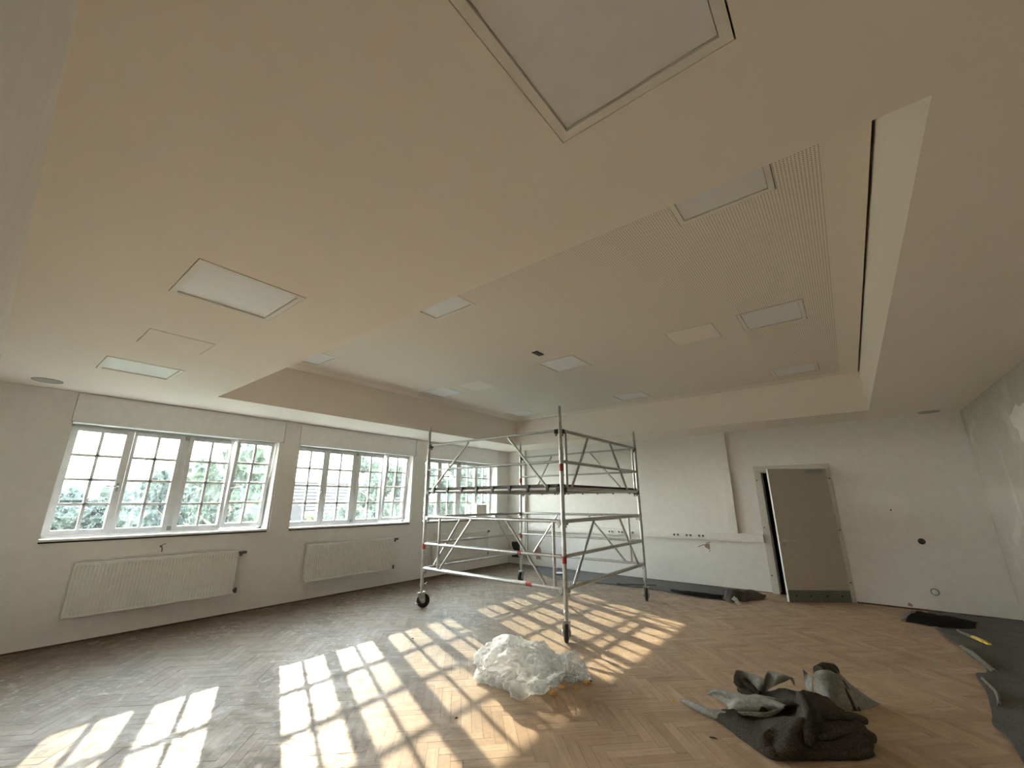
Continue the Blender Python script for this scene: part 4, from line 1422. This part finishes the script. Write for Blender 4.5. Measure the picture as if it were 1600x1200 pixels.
def tree(name, base, crown, r, h, n, leaf, mat, label, seed, gap=0.0, group='trees outside the windows'):
    rnd = random.Random(seed)
    t = empty(name, (base[0], base[1], GZ))
    tag(t, label, 'tree', group)
    m = MB().tube([(0, 0, 0), (0.1, 0.05, (crown - GZ) * 0.5), (0, 0, crown - GZ)], [r * 0.09, r * 0.07, r * 0.03], 10)
    for k in range(5):
        a = k * 1.26 + seed
        z = (crown - GZ) * (0.55 + 0.08 * k)
        m.tube([(0, 0, z), (math.cos(a) * r * 0.4, math.sin(a) * r * 0.4, z + r * 0.35), (math.cos(a) * r * 0.75, math.sin(a) * r * 0.75, z + r * 0.55)], [r * 0.04, r * 0.03, r * 0.01], 6)
    m.build('trunk', BARK, t)
    clumps = []
    for k in range(26):
        d = Vector((rnd.gauss(0, 1), rnd.gauss(0, 1), rnd.gauss(0, 1))).normalized() * rnd.uniform(0.35, 0.95)
        clumps.append((Vector((d.x * r, d.y * r, d.z * h)), rnd.uniform(0.22, 0.42) * r))
    vs, fs = [], []
    for k in range(n):
        c, cr_ = clumps[rnd.randrange(len(clumps))]
        d = Vector((rnd.gauss(0, 1), rnd.gauss(0, 1), rnd.gauss(0, 1))).normalized()
        p = c + d * cr_ * rnd.uniform(0.55, 1.0) + Vector((0, 0, crown - GZ))
        if p.z < 0.15:
            continue
        u = Vector((rnd.gauss(0, 1), rnd.gauss(0, 1), rnd.gauss(0, 1))).normalized()
        v = u.orthogonal().normalized()
        s = leaf * rnd.uniform(0.6, 1.3)
        o = len(vs)
        vs += [p - u * s, p + v * s * 0.5, p + u * s, p - v * s * 0.5]
        fs.append((o, o + 1, o + 2, o + 3))
    me = MB()
    me.add(vs, fs)
    for c, cr_ in clumps:
        # dense inner foliage of each clump
        bm = bmesh.new()
        bmesh.ops.create_icosphere(bm, subdivisions=3, radius=cr_ * 0.8)
        cv = []
        for v in bm.verts:
            q = v.co * (1 + 0.4 * noise.noise(v.co * (2.2 / cr_) + c) + 0.35 * noise.noise(v.co * (6.5 / cr_) + c))
            cv.append(q + c + Vector((0, 0, crown - GZ)))
        bm.verts.index_update()
        cfs = [tuple(v.index for v in f.verts) for f in bm.faces]
        bm.free()
        cv = [Vector((p.x, p.y, max(p.z, 0.1))) for p in cv]
        me.add(cv, cfs)
    me.build('foliage', mat, t, 'stuff')
    return t


tree('leafy_tree', (-62, -1.6), -0.9, 4.2, 3.0, 5000, 0.2, LEAFB, 'far rounded tree seen low in the leftmost casement of the nearest window', 1)
tree('leafy_tree', (-31, -2.0), 0.35, 2.7, 2.0, 6000, 0.11, LEAFB, 'bluish tree rising behind the handle of the nearest window', 2)
tree('leafy_tree', (-22, -1.5), 1.2, 2.3, 2.5, 6500, 0.09, LEAFB, 'darker tree beside the church spire in the nearest window', 3)
tree('leafy_tree', (-15, -1.3), 1.6, 2.4, 2.9, 9000, 0.075, LEAF, 'tall near tree filling the right casements of the nearest window', 4)
tree('garden_shrub', (-9.5, -6.6), -0.5, 1.15, 1.05, 4000, 0.05, LEAFY, 'yellow green shrub at the bottom of the nearest window, left', 5)
tree('garden_shrub', (-10.2, -4.0), -0.45, 1.15, 1.1, 4000, 0.05, LEAFY, 'yellow green shrub at the bottom of the nearest window, right', 6)
tree('leafy_tree', (-14, 6.4), 1.9, 2.3, 3.1, 9000, 0.075, LEAF, 'tall tree filling the right casements of the middle window', 7)
tree('garden_shrub', (-12, 0.9), -0.3, 1.2, 1.0, 3500, 0.055, LEAFY, 'light shrub at the bottom left of the middle window', 8)
tree('garden_shrub', (-13, 3.2), 0.1, 1.5, 1.4, 4500, 0.06, LEAF, 'green shrub in front of the grey house in the middle window', 9)
tree('leafy_tree', (-16.3, 13.3), 1.5, 2.5, 3.0, 9000, 0.075, LEAF, 'pale green tree behind the left half of the far window', 10)
tree('leafy_tree', (-20.5, 20.6), 1.9, 3.0, 3.0, 9000, 0.075, LEAF, 'pale green tree behind the right half of the far window', 11)

# church spire far away
sx, sy = -90.0, 9.2
t = empty('church', (sx, sy, GZ))
tag(t, 'distant pointed church spire above the trees in the nearest window', 'church')
MB().box((-2.2, -2.2, 0), (2.2, 2.2, 7.5)).build('tower', STONE, t)
m = MB()
pts = [(2.4 * math.cos(k * math.pi / 4), 2.4 * math.sin(k * math.pi / 4), 7.5) for k in range(8)] + [(0, 0, 12.6)]
m.add(pts, [(k, (k + 1) % 8, 8) for k in range(8)])
m.build('spire', STONE, t)
MB().tube([(0, 0, 12.6 - 0.3), (0, 0, 12.6 + 0.9)], 0.07, 6).build('cross', STONE, t)

# neighbouring house seen through the middle window
hx, hy = -25.0, 11.2
t = empty('house', (hx, hy, GZ), math.radians(8))
tag(t, 'grey neighbouring house with a long tiled roof seen through the middle window', 'house')
L2, D2, HW, HR = 6.5, 4.0, 3.9, 6.5
MB().box((-D2, -L2, 0), (D2, L2, HW)).build('house_wall', HOUSE, t)
m = MB()
e = 0.4
m.add([(D2 + e, -L2 - e, HW - 0.2), (D2 + e, L2 + e, HW - 0.2), (0, L2 + e, HR), (0, -L2 - e, HR), (-D2 - e, -L2 - e, HW - 0.2), (-D2 - e, L2 + e, HW - 0.2)], [(0, 1, 2, 3), (3, 2, 5, 4)])
m.add([(D2, -L2, HW), (-D2, -L2, HW), (0, -L2, HR - 0.1)], [(0, 1, 2)])
m.add([(D2, L2, HW), (-D2, L2, HW), (0, L2, HR - 0.1)], [(0, 1, 2)])
roof = m.build('house_roof', ROOFT, t)
for k in range(12):
    f = (k + 0.5) / 12
    x = (D2 + e) * (1 - f)
    z = HW - 0.2 + (HR - HW + 0.2) * f
    MB().box((x - 0.05, -L2 - e, z), (x + 0.05, L2 + e, z + 0.05)).build('tile_row', ROOFT, roof)
MB().box((-0.6, 1.5, HR - 1.2), (0.2, 2.3, HR + 0.7)).build('chimney', ROOFT, roof)
for y in (-6, -3.6, -1.2, 1.2, 3.6, 6):
    for z in (0.9, 2.5):
        f = MB().box((D2 - 0.02, y - 0.55, z), (D2 + 0.04, y + 0.55, z + 1.1)).build('house_window', WHITE, t)
        MB().box((D2 + 0.03, y - 0.47, z + 0.08), (D2 + 0.05, y + 0.47, z + 1.02)).build('pane', PANEG, f)
